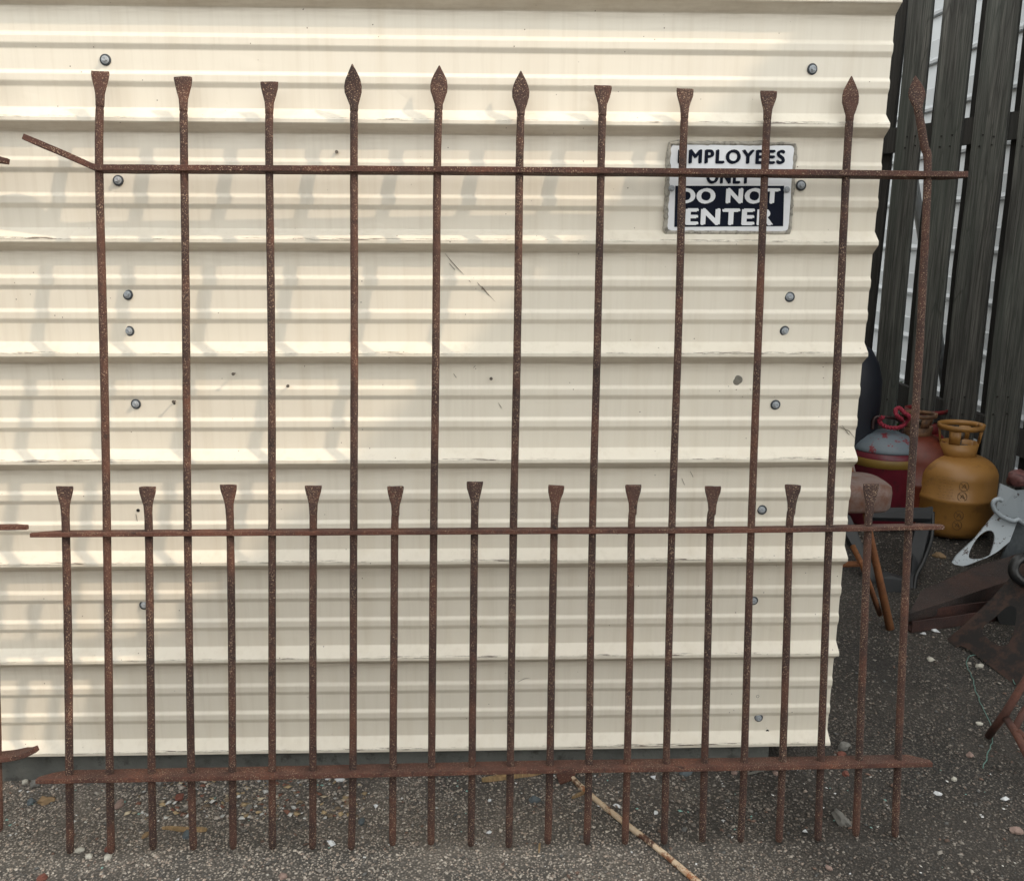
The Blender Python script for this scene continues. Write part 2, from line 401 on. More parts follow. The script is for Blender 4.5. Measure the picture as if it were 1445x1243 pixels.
# ------------------------------------------------------------------ shed with ribbed steel wall
DW = 2.4616; XR = 1.0766; XL = -3.2
PROF = [(0, 0), (.023, .032), (.034, .032), (.060, 0), (.111, 0), (.124, .0065), (.142, .0065), (.151, 0), (.202, 0), (.215, .0065), (.233, .0065), (.242, 0), (.3048, 0)]
def prof_raw(z):
    t = (z - RZ0) % RP
    for (a, da), (b, db) in zip(PROF, PROF[1:]):
        if a <= t <= b: return da + (db - da)*(t - a)/(b - a)
    return 0
def prof(z): return sum(prof_raw(z + e) for e in (-.0014, 0, .0014))/3
def wave(x, z): return .0012*noise.noise(Vector((x*.9, z*2.4, 5))) + .0006*noise.noise(Vector((x*7, z*3, 1)))
shed = thing('shed', 'cream shed wall of horizontally ribbed steel sheets behind the rusty iron fencing', 'shed', ((XL + XR)/2, DW, 0))
def steel_sheet(zlo, zhi, label=None):
    zs = {zlo, zhi}
    i0 = int(math.floor((zlo - RZ0)/RP)) - 1
    for i in range(i0, i0 + 8):
        for t, d in PROF[:-1]:
            for e in (-.0014, .0014):
                z = RZ0 + i*RP + t + e
                if zlo < z < zhi: zs.add(z)
        for t in (.085, .176, .273):
            z = RZ0 + i*RP + t
            if zlo < z < zhi: zs.add(z)
    zs = sorted(zs); xs = [XL + (XR - XL)*k/110 for k in range(111)]
    V = []
    for z in zs:
        lap = .0028*max(0, 1 - (z - zlo)/.25)
        for x in xs:
            V.append(Vector((x, DW - prof(z) - lap - wave(x, z), z)))
    n = len(xs); m_ = len(V)
    V += [v + Vector((0, .0012, 0)) for v in V]
    Fc = []
    for j in range(len(zs) - 1):
        for i in range(n - 1):
            a = j*n + i; Fc.append([a, a + 1, a + 1 + n, a + n]); Fc.append([a + m_ + n, a + 1 + n + m_, a + 1 + m_, a + m_])
    per = [i for i in range(n)] + [j*n + n - 1 for j in range(1, len(zs))] + [(len(zs) - 1)*n + i for i in range(n - 2, -1, -1)] + [j*n for j in range(len(zs) - 2, 0, -1)]
    for a, b in zip(per, per[1:] + per[:1]): Fc.append([b, a, a + m_, b + m_])
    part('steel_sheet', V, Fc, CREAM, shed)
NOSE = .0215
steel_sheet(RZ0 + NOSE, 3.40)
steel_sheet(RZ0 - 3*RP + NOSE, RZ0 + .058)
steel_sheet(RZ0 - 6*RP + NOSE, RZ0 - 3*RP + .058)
steel_sheet(RZ0 - 7*RP + .024, RZ0 - 6*RP + .058)
SHB = plain('shed_side_sheeting', (.42, .39, .33), .6)
part('shed_body', *box(XL, XR - .06, DW + .012, 7.4, .09, 3.38), SHB, shed)
part('roof', *box(XL - .1, XR + .05, DW - .12, 7.5, 3.402, 3.46), SHB, shed)
gx = at(1084, 1060, DW).x
part('concrete_footing', *box(XL, gx, DW - .004, 7.3, -.05, .082), CONC, shed)
part('footing_block', *box(gx + .002, XR - .035, DW + .55, 7.2, -.05, .080), CONC, shed)
# screws: steel head on a dark washer
STEEL = plain('zinc_screw', (.34, .37, .40), .5, .1, var=.3, sc_=200)
WASH = plain('rubber_washer', (.035, .042, .05), .7)
def screw_mesh():
    def ring(r, y, n, ph=0): return [Vector((r*math.cos(2*math.pi*k/n + ph), y, r*math.sin(2*math.pi*k/n + ph))) for k in range(n)]
    fl = loft([ring(.0100, -.0034, 24), ring(.0100, -.0044, 24), ring(.0068, -.0056, 24)])
    hx = loft([ring(.0062, -.0050, 6), ring(.0062, -.0112, 6), ring(.0048, -.0120, 6), ring(.0040, -.0114, 6)])
    return mesh('screw', *join(fl, hx), STEEL, False)
def washer_mesh():
    n = 28
    return mesh('washer', *loft([[Vector((r*math.cos(2*math.pi*k/n), y, r*math.sin(2*math.pi*k/n))) for k in range(n)] for r, y in [(.0138, 0), (.0146, -.0012), (.0138, -.0028), (.0105, -.0034)]]), WASH, True)
SM, WM = screw_mesh(), washer_mesh()
def wall_y(z): return DW - prof(z)
def surf(px, py, off=0):
    p = at(px, py, DW)
    p = at(px, py, wall_y(p.z) - off); return p
for (px, py) in [(149, 85), (167, 255), (181, 416), (183, 467), (192, 570), (204, 853), (1146, 98), (1130, 262), (1114, 419), (1107, 467), (1094, 571), (1075, 719), (1063, 847), (1070, 1012)]:
    p = surf(px, py); y = p.y - wave(p.x, p.z) + .0003
    s_ = obj('screw', SM, shed, loc=(p.x, y, p.z)); s_.rotation_euler = (random.uniform(-.16, .16), random.uniform(-1, 1), random.uniform(-.16, .16))
    w2 = obj('washer', WM, s_); w2.location = (0, 0, 0)
# bent nails standing out of the sheet
NAILM = plain('old_nail', (.14, .12, .10), .5, .6)
for (px, py, L) in [(331, 527, .030), (407, 544, .024), (247, 566, .022), (692, 534, .012), (475, 215, .003)]:
    p = surf(px, py)
    d = Vector((.15, -1, .1)).normalized()
    g1 = tube([p + Vector((0, .004, 0)), p + d*L], .0022, 8); g2 = tube([p + d*L, p + d*(L + .0015)], .0046, 12)
    part('nail', *join(g1, g2), NAILM, shed)
HOLEM = plain('hole_shadow', (.012, .011, .010), .95)
for (px, py, r) in [(195, 720, .0040), (222, 1034, .0042), (1073.5, 1030, .0035), (1083, 1031, .0038), (1069, 982, .0040), (246, 569, .003), (747, 1018, .0025)]:
    p = surf(px, py); y = p.y - wave(p.x, p.z)
    n = 14
    part('nail_hole', *loft([[Vector((p.x + rr*math.cos(2*math.pi*k/n), y + dy, p.z + rr*math.sin(2*math.pi*k/n))) for k in range(n)] for rr, dy in ((r*1.25, .0005), (r*1.2, -.0012), (r, -.0014), (r*.9, -.0004))]), HOLEM, shed)
PUTTY = plain('putty', (.20, .19, .16), .9, var=.4, sc_=120)
p = surf(1041, 537)
part('putty_dab', *stone_geo((p.x, p.y, p.z), .0145, .003, .015, 3, 3, .2), PUTTY, shed, True)
# scratches: hair-thin raised strokes of exposed primer
SCR = plain('scratch', (.12, .10, .08), .9)
def scratch(pts, wd=.0009):
    g = [];
    P = [surf(*q) for q in pts]
    P = [Vector((q.x, q.y - wave(q.x, q.z) - .0010, q.z)) for q in P]
    return tube(P, [wd*.4] + [wd]*(len(P) - 2) + [wd*.3] if len(P) > 2 else wd*.7, 5)
gs = []
for base in [[(628, 358), (636, 368), (645, 378), (655, 388)], [(668, 392), (676, 402), (686, 412), (699, 426)], [(662, 396), (672, 408)], [(634, 372), (642, 381)], [(680, 404), (690, 417)],
             [(703, 568), (706, 573), (709, 577)], [(1070, 1014), (1074, 1028)], [(1058, 548), (1064, 562)], [(1184, 602), (1198, 608), (1206, 618)], [(1188, 600), (1196, 611), (1199, 614)],
             [(974, 665), (978, 673)], [(962, 675), (966, 684)], [(668, 519), (671, 516)], [(640, 527), (644, 533)], [(192, 725), (194, 735)], [(730, 962), (740, 957), (748, 956)]]:
    gs.append(scratch(base))
part('scratches', *join(*gs), SCR, shed, kind='stuff')

# ------------------------------------------------------------------ sign
PLATE = NT('sign_white', .32); PLATE.color(PLATE.mix(PLATE.ramp(PLATE.noise(7, 5, .6), [(.45, 0.0), (.75, .55)]), (.70, .72, .75), (.50, .50, .50)))
PLATE.bump(PLATE.noise(9, 3), .002, .4); PLATE = PLATE.m
INK = plain('sign_black', (.006, .009, .020), .8, var=.3)
INK.node_tree.nodes['Principled BSDF'].inputs['Specular IOR Level'].default_value = .15
CAULK = plain('sealant', (.38, .36, .31), .8, var=.35, sc_=30, bump=.003, bs=80, dirt=(.14, .13, .11), damt=.5)
SYN = DW - .0115
c = [at(946, 206, SYN), at(1120, 204, SYN), at(1114, 325, SYN), at(942, 327, SYN)]
X0 = (c[0].x + c[3].x)/2; X1 = (c[1].x + c[2].x)/2; Z1 = (c[0].z + c[1].z)/2; Z0 = (c[2].z + c[3].z)/2
sign = thing('warning_sign', 'small black and white metal sign reading EMPLOYEES ONLY DO NOT ENTER on the cream wall', 'sign', ((X0 + X1)/2, SYN, Z0))
def rrect(x0, x1, z0, z1, r, y, n=5):
    out = []
    for cx_, cz, a0 in ((x1 - r, z1 - r, 0), (x0 + r, z1 - r, 90), (x0 + r, z0 + r, 180), (x1 - r, z0 + r, 270)):
        for k in range(n + 1):
            a = math.radians(a0 + 90*k/n); out.append(Vector((cx_ + r*math.cos(a), y, cz + r*math.sin(a))))
    return out
loop = rrect(X0, X1, Z0, Z1, .012, SYN)
part('plate', *prism(loop, (0, .0025, 0)), PLATE, sign)
# sealant bead: irregular ring
lp = []
for i in range(120):
    t = i/120*4; k = int(t); u = t - k
    cs = [(X0, Z1), (X1, Z1), (X1, Z0), (X0, Z0)]
    a, b = cs[k], cs[(k + 1) % 4]
    x, z = a[0] + (b[0] - a[0])*u, a[1] + (b[1] - a[1])*u
    lp.append(Vector((x, SYN + .004, z)))
ctr = Vector(((X0 + X1)/2, SYN, (Z0 + Z1)/2)); secs = []
for i, q in enumerate(lp):
    t = (lp[(i + 1) % 120] - lp[i - 1]).normalized(); nrm = Vector((t.z, 0, -t.x)); 
    if nrm.dot(q - ctr) < 0: nrm = -nrm
    wv_ = .0065 + .0035*noise.noise(q*28) + .003*noise.noise(q*90); off = nrm*(.004 + .002*noise.noise(q*33 + Vector((3, 3, 3))))
    secs.append([q + off + nrm*wv_*math.cos(a) + Vector((0, -.0062*math.sin(a)*(1 + .4*noise.noise(q*60)), 0)) for a in (0, .6, 1.2, 1.57, 2.0, 2.6, math.pi, 4.71)])
secs.append(secs[0])
part('sealant_bead', *loft(secs, cap=False), CAULK, sign, True)
b0, b1, b2, b3 = at(953, 262.5, SYN), at(1106.5, 262.5, SYN), at(1105, 319.5, SYN), at(951.5, 320.5, SYN)
part('black_panel', *prism([b0 + Vector((0, -.0008, 0)), b1 + Vector((0, -.0008, 0)), b2 + Vector((0, -.0008, 0)), b3 + Vector((0, -.0008, 0))], (0, .0007, 0)), INK, sign)
def text_mesh(txt, px0, px1, pyt, pyb, yoff, mat, bold, space=1.0):
    cu = bpy.data.curves.new('t', 'FONT'); cu.body = txt; cu.size = 1;  cu.extrude = .004; cu.space_character = space; cu.resolution_u = 4
    o = bpy.data.objects.new('t', cu); sc.collection.objects.link(o)
    dg = bpy.context.evaluated_depsgraph_get(); dg.update()
    me = bpy.data.meshes.new_from_object(o.evaluated_get(dg))
    bpy.data.objects.remove(o); bpy.data.curves.remove(cu)
    xs = [v.co.x for v in me.vertices]; ys = [v.co.y for v in me.vertices]
    A, B = at(px0, pyb, SYN), at(px1, pyt, SYN)
    V, Fc = [], []; W_ = (B.x - A.x)
    base_f = [list(f.vertices) for f in me.polygons]
    for ci, sh in enumerate((0.0, -1.0, 1.0, -.5, .5)):
        n0 = len(V)
        for v in me.vertices:
            u = (v.co.x - min(xs))/(max(xs) - min(xs)); t = (v.co.y - min(ys))/(max(ys) - min(ys))
            V.append(Vector((A.x + bold + (W_ - 2*bold)*u + sh*bold, SYN - yoff - v.co.z*.05 - ci*.00006, A.z + bold*.2 + (B.z - A.z - bold*.4)*(t + (.0 if abs(sh) != .5 else sh*.10)))))
        Fc += [[i + n0 for i in f] for f in base_f]
    bpy.data.meshes.remove(me)
    return part('lettering', V, Fc, mat, sign)
text_mesh('EMPLOYEES', 956, 1108.5, 212.5, 230.5, .0012, INK, .0023, 1.18)
text_mesh('ONLY', 996, 1060, 241, 259, .0012, INK, .0023, 1.18)
text_mesh('DO', 957, 1010, 266.5, 287, .0020, PLATE, .0034, 1.12)
text_mesh('NOT', 1023.5, 1101, 266.5, 287, .0020, PLATE, .0034, 1.12)
text_mesh('ENTER', 966.5, 1092, 295.5, 317, .0020, PLATE, .0034, 1.14)
for (px, py) in ((947.5, 266), (1110, 268)):
    p = at(px, py, SYN - .001)
    s_ = obj('screw', SM, sign, loc=(p.x, SYN - .0003, p.z)); s_.scale = (.85, .7, .85)

# ------------------------------------------------------------------ wrought-iron fence panels leaning on the wall
LEAN = math.radians(8.75); AZ = math.radians(.55)
FU = Vector((math.cos(AZ), math.sin(AZ), 0)); FNH = Vector((-math.sin(AZ), math.cos(AZ), 0))
FUP = Vector((0, 0, 1))*math.cos(LEAN) + FNH*math.sin(LEAN)
FN = FU.cross(FUP).normalized()
if FN.y < 0: FN = -FN
FO = Vector((0, 2.105, 0))
def fp(px, py, off=0):
    return onplane(px, py, FO + FN*off, FN)
def picket_geo(P, kind, r=.0102, head=None, seed=0):
    """P: list of pixel points from head base to foot (centreline); head: (x, ytop, width_px, bend)"""
    pts = [fp(*q) for q in P]                      # top -> foot
    path = smoothpts(pts, 10)
    n = 12; secs = []
    for i, p in enumerate(path):
        t = (path[min(i + 1, len(path) - 1)] - path[max(i - 1, 0)]).normalized()
        sx = FU - t*FU.dot(t); sx.normalize(); sy = sx.cross(t)
        rr = r*(1 + .05*noise.noise(p*22 + Vector((seed, 0, 0))))
        if i == len(path) - 1: rr *= .82
        if i < 2: rr *= (.45, .85)[i]
        secs.append([p + (sx*math.cos(a) + sy*math.sin(a))*rr*(1 + .05*noise.noise(p*60 + Vector((k, seed, 0)))) for k, a in [(k, 2*math.pi*k/n) for k in range(n)]])
    secs.append([secs[-1][k]*.35 + path[-1]*.65 + (path[-1] - path[-2]).normalized()*.004 for k in range(n)])
    return loft(secs), path[0]
def head_geo(base, kind, top, hw, seed, r=.0102, bend=0.0, notch=False):
    """flattened forged end from base point up to top (world points)"""
    base = base + (base - top).normalized()*.012
    axis = top - base; L = axis.length; up = axis.normalized(); sx = (FU - up*FU.dot(up)).normalized(); sy = sx.cross(up)
    if kind == 'chisel':
        prof_ = [(0, r*.90, r*.90), (.05, r*1.02, r*1.02), (.18, r*1.05, r*.95), (.38, r*1.15, r*.62), (.58, hw*.72, r*.42), (.78, hw*.92, r*.30), (.93, hw*1.0, r*.27), (1.0, hw*.98, r*.26)]
    else:
        prof_ = [(0, r*.90, r*.90), (.04, r*1.02, r*1.02), (.14, r*1.06, r*.98), (.28, hw*.72, r*.62), (.42, hw*.96, r*.42), (.55, hw*1.0, r*.36), (.68, hw*.86, r*.33), (.80, hw*.60, r*.32), (.91, hw*.30, r*.30), (.985, hw*.10, r*.25), (1.0, hw*.04, r*.12)]
    secs = []; n = 16
    for t, a, b in prof_:
        q = base + axis*t + sy*(bend*t*t)
        s = []
        for k in range(n):
            an = 2*math.pi*k/n; c_, s_ = math.cos(an), math.sin(an)
            e = 1 if a < r*1.1 else .62
            X = a*math.copysign(abs(c_)**e, c_); Y = b*math.copysign(abs(s_)**e, s_)
            j = 1 + .09*noise.noise(q*45 + Vector((k*.6, seed, 0)))
            dz = 0
            if t == 1.0 and kind == 'chisel':
                dz = .0022*noise.noise(Vector((X*160, seed*5.3, 0)))
                if notch and -.004 < X - hw*.3 < .004: dz -= .011
            s.append(q + sx*X*j + sy*Y + up*dz)
        secs.append(s)
    return loft(secs)
fence = thing('iron_fence_panel', 'large rusty iron fence panel with flared and spear tipped pickets leaning on the cream wall', 'fence', fp(700, 1190), 'iron fence panels leaning on the shed')
LONG = [('chisel', (141, 101), [(141, 145), (140, 239), (146, 480), (151, 751), (155, 1094), (157, 1202)]),
        ('chisel', (258, 108.5), [(259, 152), (260, 240), (262, 400), (265, 750), (270, 1092), (273, 1197)]),
        ('chisel', (380, 115.5), [(380, 156), (380, 240), (383, 480), (384, 750), (384, 1090), (384.5, 1196)]),
        ('spear', (498, 93), [(499.5, 152), (499.5, 241), (500, 500), (499, 750), (498, 1088), (495.5, 1197)]),
        ('spear', (620, 92.5), [(619, 150), (617, 242), (615, 500), (612, 749), (609, 1086), (608, 1190)]),
        ('spear', (735, 100), [(735, 158), (733, 243), (730, 480), (724.5, 749), (720, 1085), (718, 1194)]),
        ('chisel', (851, 121), [(850, 158), (848, 244), (843, 480), (836, 748), (831, 1083), (828, 1189)]),
        ('chisel', (967, 125.5), [(966, 162), (963, 244), (957, 480), (948, 748), (940, 1081), (937, 1189)]),
        ('chisel', (1085, 128.5), [(1083, 164), (1079, 246), (1070, 480), (1060, 747), (1050, 1079), (1045, 1186)]),
        ('spear', (1202, 107.5), [(1199, 166), (1194, 247), (1183, 480), (1170, 746), (1158, 1077), (1154, 1184)]),
        ('spear', (1292, 107), [(1295.5, 154), (1304, 205), (1309, 248), (1298, 480), (1282, 745), (1267, 1075), (1263, 1179)])]
SHORT = [((91, 686), [(92, 722), (93, 750), (96, 900), (98, 1095), (99, 1202)]), ((208, 686.5), [(209, 722), (210, 750), (212, 900), (214, 1090), (216, 1197)]),
         ((322, 684), [(324, 720), (325, 750), (327, 900), (328, 1090), (329, 1196)]), ((442, 685), [(442, 720), (442, 750), (441.5, 900), (441.5, 1090), (441, 1196)]),
         ((558, 686), [(558, 722), (557, 750), (556, 900), (554.5, 1085), (554, 1191)]), ((670, 680), [(670, 716), (669.5, 749), (668, 900), (666, 1085), (664.5, 1192)]),
         ((785, 685), [(783, 721), (782, 748), (779, 900), (776, 1082), (773, 1189)]), ((894, 684), [(893, 720), (891, 747), (889, 900), (885, 1080), (882, 1189)]),
         ((1006, 686), [(1005, 720), (1002, 747), (999, 900), (994, 1080), (991, 1186)]), ((1119, 684), [(1117, 720), (1114, 746), (1110, 900), (1104, 1080), (1099, 1186)]),
         ((1229, 683), [(1227, 722), (1225, 745), (1219, 900), (1212, 1076), (1207.5, 1178)])]
for i, (kind, top, P) in enumerate(LONG):
    g, b = picket_geo(P, kind, seed=i)
    pk = part('picket', *g, RUST, fence, True)
    hwp = 12.2 if kind == 'chisel' else 12.0
    t = fp(*top); 
    part('spearhead' if kind == 'spear' else 'flared_tip', *head_geo(b, kind, t, hwp/530, i, bend=(.012 if i == 3 else -.002)), RUST, pk, True)
for i, (top, P) in enumerate(SHORT):
    g, b = picket_geo(P, 'chisel', seed=20 + i)
    pk = part('picket', *g, RUST, fence, True)
    part('flared_tip', *head_geo(b, 'chisel', fp(*top), 12.0/540, 30 + i, notch=(i == 0)), RUST, pk, True)
def rail_geo(P, half=.0165, th=.0115, taper=(.4, .4), seed=0):
    """flat bar lying across the pickets; P pixel points of its front-edge centre line"""
    pts = [onplane(px, py, FO - FN*half, FN) for px, py in P]
    pts = smoothpts(pts, 14) if len(pts) > 2 else [pts[0].lerp(pts[1], k/80) for k in range(81)]
    secs = []; N = len(pts)
    for i, p in enumerate(pts):
        t = (pts[min(i + 1, N - 1)] - pts[max(i - 1, 0)]).normalized()
        u = FN.cross(t).normalized()
        if u.z < 0: u = -u
        dist0 = (p - pts[0]).length; dist1 = (p - pts[-1]).length
        bk = 1.0
        if dist0 < .045: bk = taper[0] + (1 - taper[0])*dist0/.045
        if dist1 < .045: bk = min(bk, taper[1] + (1 - taper[1])*dist1/.045)
        h = th*.5*(1 + .10*noise.noise(p*30 + Vector((seed, 0, 0))))
        d1 = 2*half*bk*(1 + .03*noise.noise(p*18)); c1 = .0012
        j = .0010*noise.noise(p*55 + Vector((0, 0, seed)))
        s = [p + u*(h - c1) + FN*j, p + u*h + FN*(c1 + j), p + u*h + FN*(d1 - c1), p + u*(h - c1) + FN*d1, p - u*(h - c1) + FN*d1, p - u*h + FN*(d1 - c1), p - u*h + FN*(c1 + j), p - u*(h - c1) + FN*j]
        secs.append(s)
    return loft(secs)
part('rail', *rail_geo([(32, 192.5), (80, 212.5), (112, 226.5), (134, 235.5), (160, 236.3), (400, 237.5), (733, 239.5), (1080, 242.7), (1366, 246)], seed=1, half=.020, th=.0150), RUSTR, fence)
part('rail', *rail_geo([(42, 755.5), (400, 753), (733, 751), (1060, 749.3), (1333, 744.5)], seed=2, taper=(.35, .5), half=.0225, th=.0112), RUSTR, fence)
part('rail', *rail_geo([(50, 1103), (400, 1096.5), (733, 1089), (1060, 1084), (1316, 1079)], seed=3, half=.028, th=.0130, taper=(.3, .35)), RUSTB3, fence)
# second panel, mostly out of frame on the left
f2 = thing('iron_fence_panel', 'second rusty iron fence panel whose rail ends poke in at the left edge', 'fence', fp(-60, 1180), 'iron fence panels leaning on the shed')
for k in range(4):
    dx = -118*k
    g, b = picket_geo([(-20 + dx, 130), (-16 + dx, 400), (-11 + dx, 750), (-5 + dx, 1000), (-1 + dx, 1171)], 'chisel', seed=60 + k)
    pk = part('picket', *g, RUST, f2, True)
    part('flared_tip', *head_geo(b, 'chisel', fp(-21 + dx, 95), 12/530, 70 + k), RUST, pk, True)
part('rail', *rail_geo([(-420, 222), (-200, 221), (-60, 216), (9, 227)], seed=5, half=.02, th=.0145), RUSTR, f2)
part('rail', *rail_geo([(-430, 752), (-200, 749), (37, 744.5)], seed=6), RUSTR, f2)
part('rail', *rail_geo([(-430, 1110), (-200, 1090), (0, 1073), (49, 1059)], seed=7, half=.026, th=.0130), RUSTR, f2)

# ------------------------------------------------------------------ house on the right with lapped siding, and an added unseen roof casting the shade
HX = 3.30
house = thing('house', 'pale lap sided house wall glimpsed through the gaps of the dark wooden fence', 'house', (HX, 4, 0))
def hz(px, py): return atX(px, py, HX).z
course = .335
z_ref = hz(1349, 286)
base_z = z_ref - 5*course
part('wall', *box(HX + .03, HX + 5, 2.7, 13, -.1, 4.15), SHB, house)
for k in range(13):
    z0 = base_z + (k - 1)*course
    if z0 > 3.9: break
    prf = [(.0, .0), (.0, .010), (.024, .028), (.040, .028), (.048, .012), (.16, .006), (.172, .018), (.182, .016), (.335, .002)]
    prf = [(-.002, .022), (.000, .036), (.018, .042), (.040, .022), (.042, .012), (.150, .024), (.158, .025), (.166, .019), (.330, .002)]
    secs = [[Vector((HX + .03 - d, y, z0 + z)) for z, d in prf] + [Vector((HX + .03, y, z0 + .330)), Vector((HX + .03, y, z0 - .002))] for y in (2.7, 13)]
    part('siding_board', *loft(secs), SIDING, house)
E0 = at(955, 200, DW); EX = 2.95
EZ = E0.z + (EX - E0.x)*(SUN.z/SUN.x)
part('roof', *prism([Vector((EX, -1.3, EZ)), Vector((EX + 6, -1.3, EZ + 1.6)), Vector((EX + 6, -1.3, EZ + 1.52)), Vector((EX, -1.3, EZ - .12))], (0, 14.5, 0)), SHB, house)  # unseen roof run forward as a made-up carport, shaped to shade the wall
for px_, py_ in ((3.1, -1.1), (5.7, -1.1), (5.7, 1.5)): part('added_roof_post', *box(px_, px_ + .12, py_, py_ + .12, -.02, EZ - .05), SHB, house)  # posts added out of view to carry the made-up roof
part('gable_wall', *prism([Vector((HX + .03, 2.7, 4.152)), Vector((HX + .03, 2.7, EZ - .03)), Vector((HX + 2.6, 2.7, EZ + .66)), Vector((HX + 2.6, 2.7, 4.152))], (0, 10.3, 0)), SHB, house)

# unseen walls added behind and left of the camera to block low sky
BLOCKER = plain('sky_blocker', (.36, .34, .30), .9, var=.3, sc_=2)
o_ = part('sky_blocker_wall', *box(-13, 8, -5.6, -5.3, -.1, 3.3), BLOCKER); o_['kind'] = 'structure'
o_ = part('sky_blocker_wall', *box(-12.2, -11.9, -5.29, 7.0, -.1, 3.2), BLOCKER); o_['kind'] = 'structure'

# ------------------------------------------------------------------ dark wooden fence
WA = Vector((2.36, 5.20, 0)); WB = Vector((2.72, 4.63, 0)); WT = (WB - WA).normalized(); WN = Vector((WT.y, -WT.x, 0))
if WN.y > 0: WN = -WN         # towards the camera
def wp(px, py, off=0): return onplane(px, py, WA + WN*off, WN)
wf = thing('wooden_fence', 'dark weathered board fence with gaps between upright boards, right of the cream shed', 'fence', (WA.x, WA.y, gz(WA.y)))
def board(tl, tr, bl, br, off, mat, name='board'):
    # edges given in pixels at two heights, extended down to the ground and up
    def line(a, b):
        A, B = wp(*a, off), wp(*b, off); d = (A - B).normalized()
        B2 = B - d*((B.z - gz(B.y) - .02)/d.z); A2 = B2 + d*((3.15 - B2.z)/d.z); return A2, B2
    a, b = line(tl, bl); c_, d_ = line(tr, br)
    N = 14; secs = []
    for i in range(N + 1):
        t = i/N; l = b.lerp(a, t); r_ = d_.lerp(c_, t); th = -WN*.022
        j = WT*(.004*noise.noise(l*2.3)); wz = WN*(.010*noise.noise(l*1.3 + Vector((0, 0, 3))))
        l2, r2 = l + j + wz, r_ + j*.7 + wz*.6; bev = WT*.003
        secs.append([l2 + WN*-.003, l2 + bev, r2 - bev, r2 + WN*-.003, r2 + th, l2 + th])
    part(name, *loft(secs), mat, wf)
B_ = [((1205, 0), (1248, 0), (1155, 480), (1198, 480)), ((1281, 0), (1316, 0), (1238, 480), (1271, 480)), ((1331, 0), (1375, 0), (1288, 480), (1326, 480)),
      ((1393, 0), (1440, 0), (1339, 480), (1386, 480)), ((1457, 0), (1515, 0), (1401, 480), (1452, 480)), ((1532, 0), (1590, 0), (1468, 480), (1522, 480)), ((1606, 0), (1670, 0), (1538, 480), (1598, 480))]
for q in B_: board(*q, .04, WOOD)
# boards nailed to the far side of the rails
R_ = [((1255, 0), (1280, 0), (1205, 480), (1229, 480)), ((1386, 0), (1402, 0), (1333, 480), (1346, 480)), ((1449, 0), (1468, 0), (1394, 480), (1412, 480)), ((1331, 0), (1337, 0), (1281, 480), (1291, 480)), ((1520, 0), (1540, 0), (1458, 480), (1476, 480))]
for q in R_: board(*q, -.03, WOODD, 'back_board')
def wrail(pts_top, h, off):
    a, b = wp(*pts_top[0], off), wp(*pts_top[1], off); d = (b - a); a = a - d*1.2; b = b + d*1.0
    part('cross_rail', *boxp(a - Vector((0, 0, h)), b - a, -WN*.038, Vector((0, 0, h))), WOODD, wf)
wrail([(1310, 174), (1435, 157)], .135, .017)
wrail([(1268, 541), (1378, 583)], .14, .017)
a = wp(1440, 240, .012)
part('post', *boxp((a.x, a.y, gz(a.y) - .02), WT*.09, -WN*.09 + Vector((0, 0, 0)), Vector((0, 0, 2.9))), WOODD, wf)

FNAIL = plain('rusty_nail_head', (.010, .008, .007), .8)
for (bx0, bx1) in ((1270, 1300), (1318, 1350), (1375, 1412), (1434, 1474)):
    for yy, dxs in ((192, 0), (207, -2), (562, -40), (585, -43)):
        for f in (.28, .74):
            x = bx0 + (bx1 - bx0)*f + dxs*1.0 + random.uniform(-2, 2); p = wp(x, yy + random.uniform(-3, 3), .0435)
            part('nail', *tube([p - WN*.004, p + WN*.0015], .0042, 8), FNAIL, wf)
# pale pipe and weeds between fence and house
PALE = plain('pale_plastic', (.42, .44, .45), .5)
a = wp(1286, 235, -.25); b = wp(1333, 535, -.25); d = (b - a).normalized(); b = b + d*((b.z - gz(b.y))/-d.z)
solo('drain_pipe', tube([a - d*.3, a, b], .028, 14), PALE, 'pale grey pipe leaning between the dark board fence and the house', 'pipe', smooth=True)
LEAF = plain('weed_leaf', (.07, .14, .035), .6, var=.5, sc_=30)
lv = []
c0 = wp(1271, 540, -.35); zg = gz(c0.y)
weed = thing('weed', 'green leafy weed seen through a gap in the dark board fence', 'plant', (c0.x, c0.y, zg))
for k in range(150):
    q = Vector((c0.x + random.gauss(0, .10), c0.y + random.gauss(0, .10), zg + random.uniform(.05, max(.2, c0.z - zg + .10))))
    L = random.uniform(.03, .06); dd = Vector((random.uniform(-1, 1), random.uniform(-1, 1), random.uniform(-.2, 1))).normalized(); s_ = dd.orthogonal().normalized()*L*.28
    n_ = dd.cross(s_).normalized()*.004
    lv.append(([q, q + dd*L*.5 + s_ + n_, q + dd*L, q + dd*L*.5 - s_ + n_, q + dd*L*.5 - n_], [[0, 1, 4], [1, 2, 4], [2, 3, 4], [3, 0, 4], [0, 3, 1], [1, 3, 2]]))
part('leaves', *join(*lv), LEAF, weed, kind='stuff')
part('stem', *join(*[tube([(c0.x, c0.y, zg - .01), (c0.x + dx, c0.y + dy, c0.z)], [.004, .002], 6) for dx, dy in ((.05, .03), (-.06, 0), (0, -.05))]), LEAF, weed)

# ------------------------------------------------------------------ clutter beside the shed
def gpt(px, py, lift=0): p = ground(px, py); return Vector((p.x, p.y, p.z + lift))
def depth_scale(p): return F/(Vector(p) - CAM).dot(FW)
def zat(px, py, Y): return at(px, py, Y).z

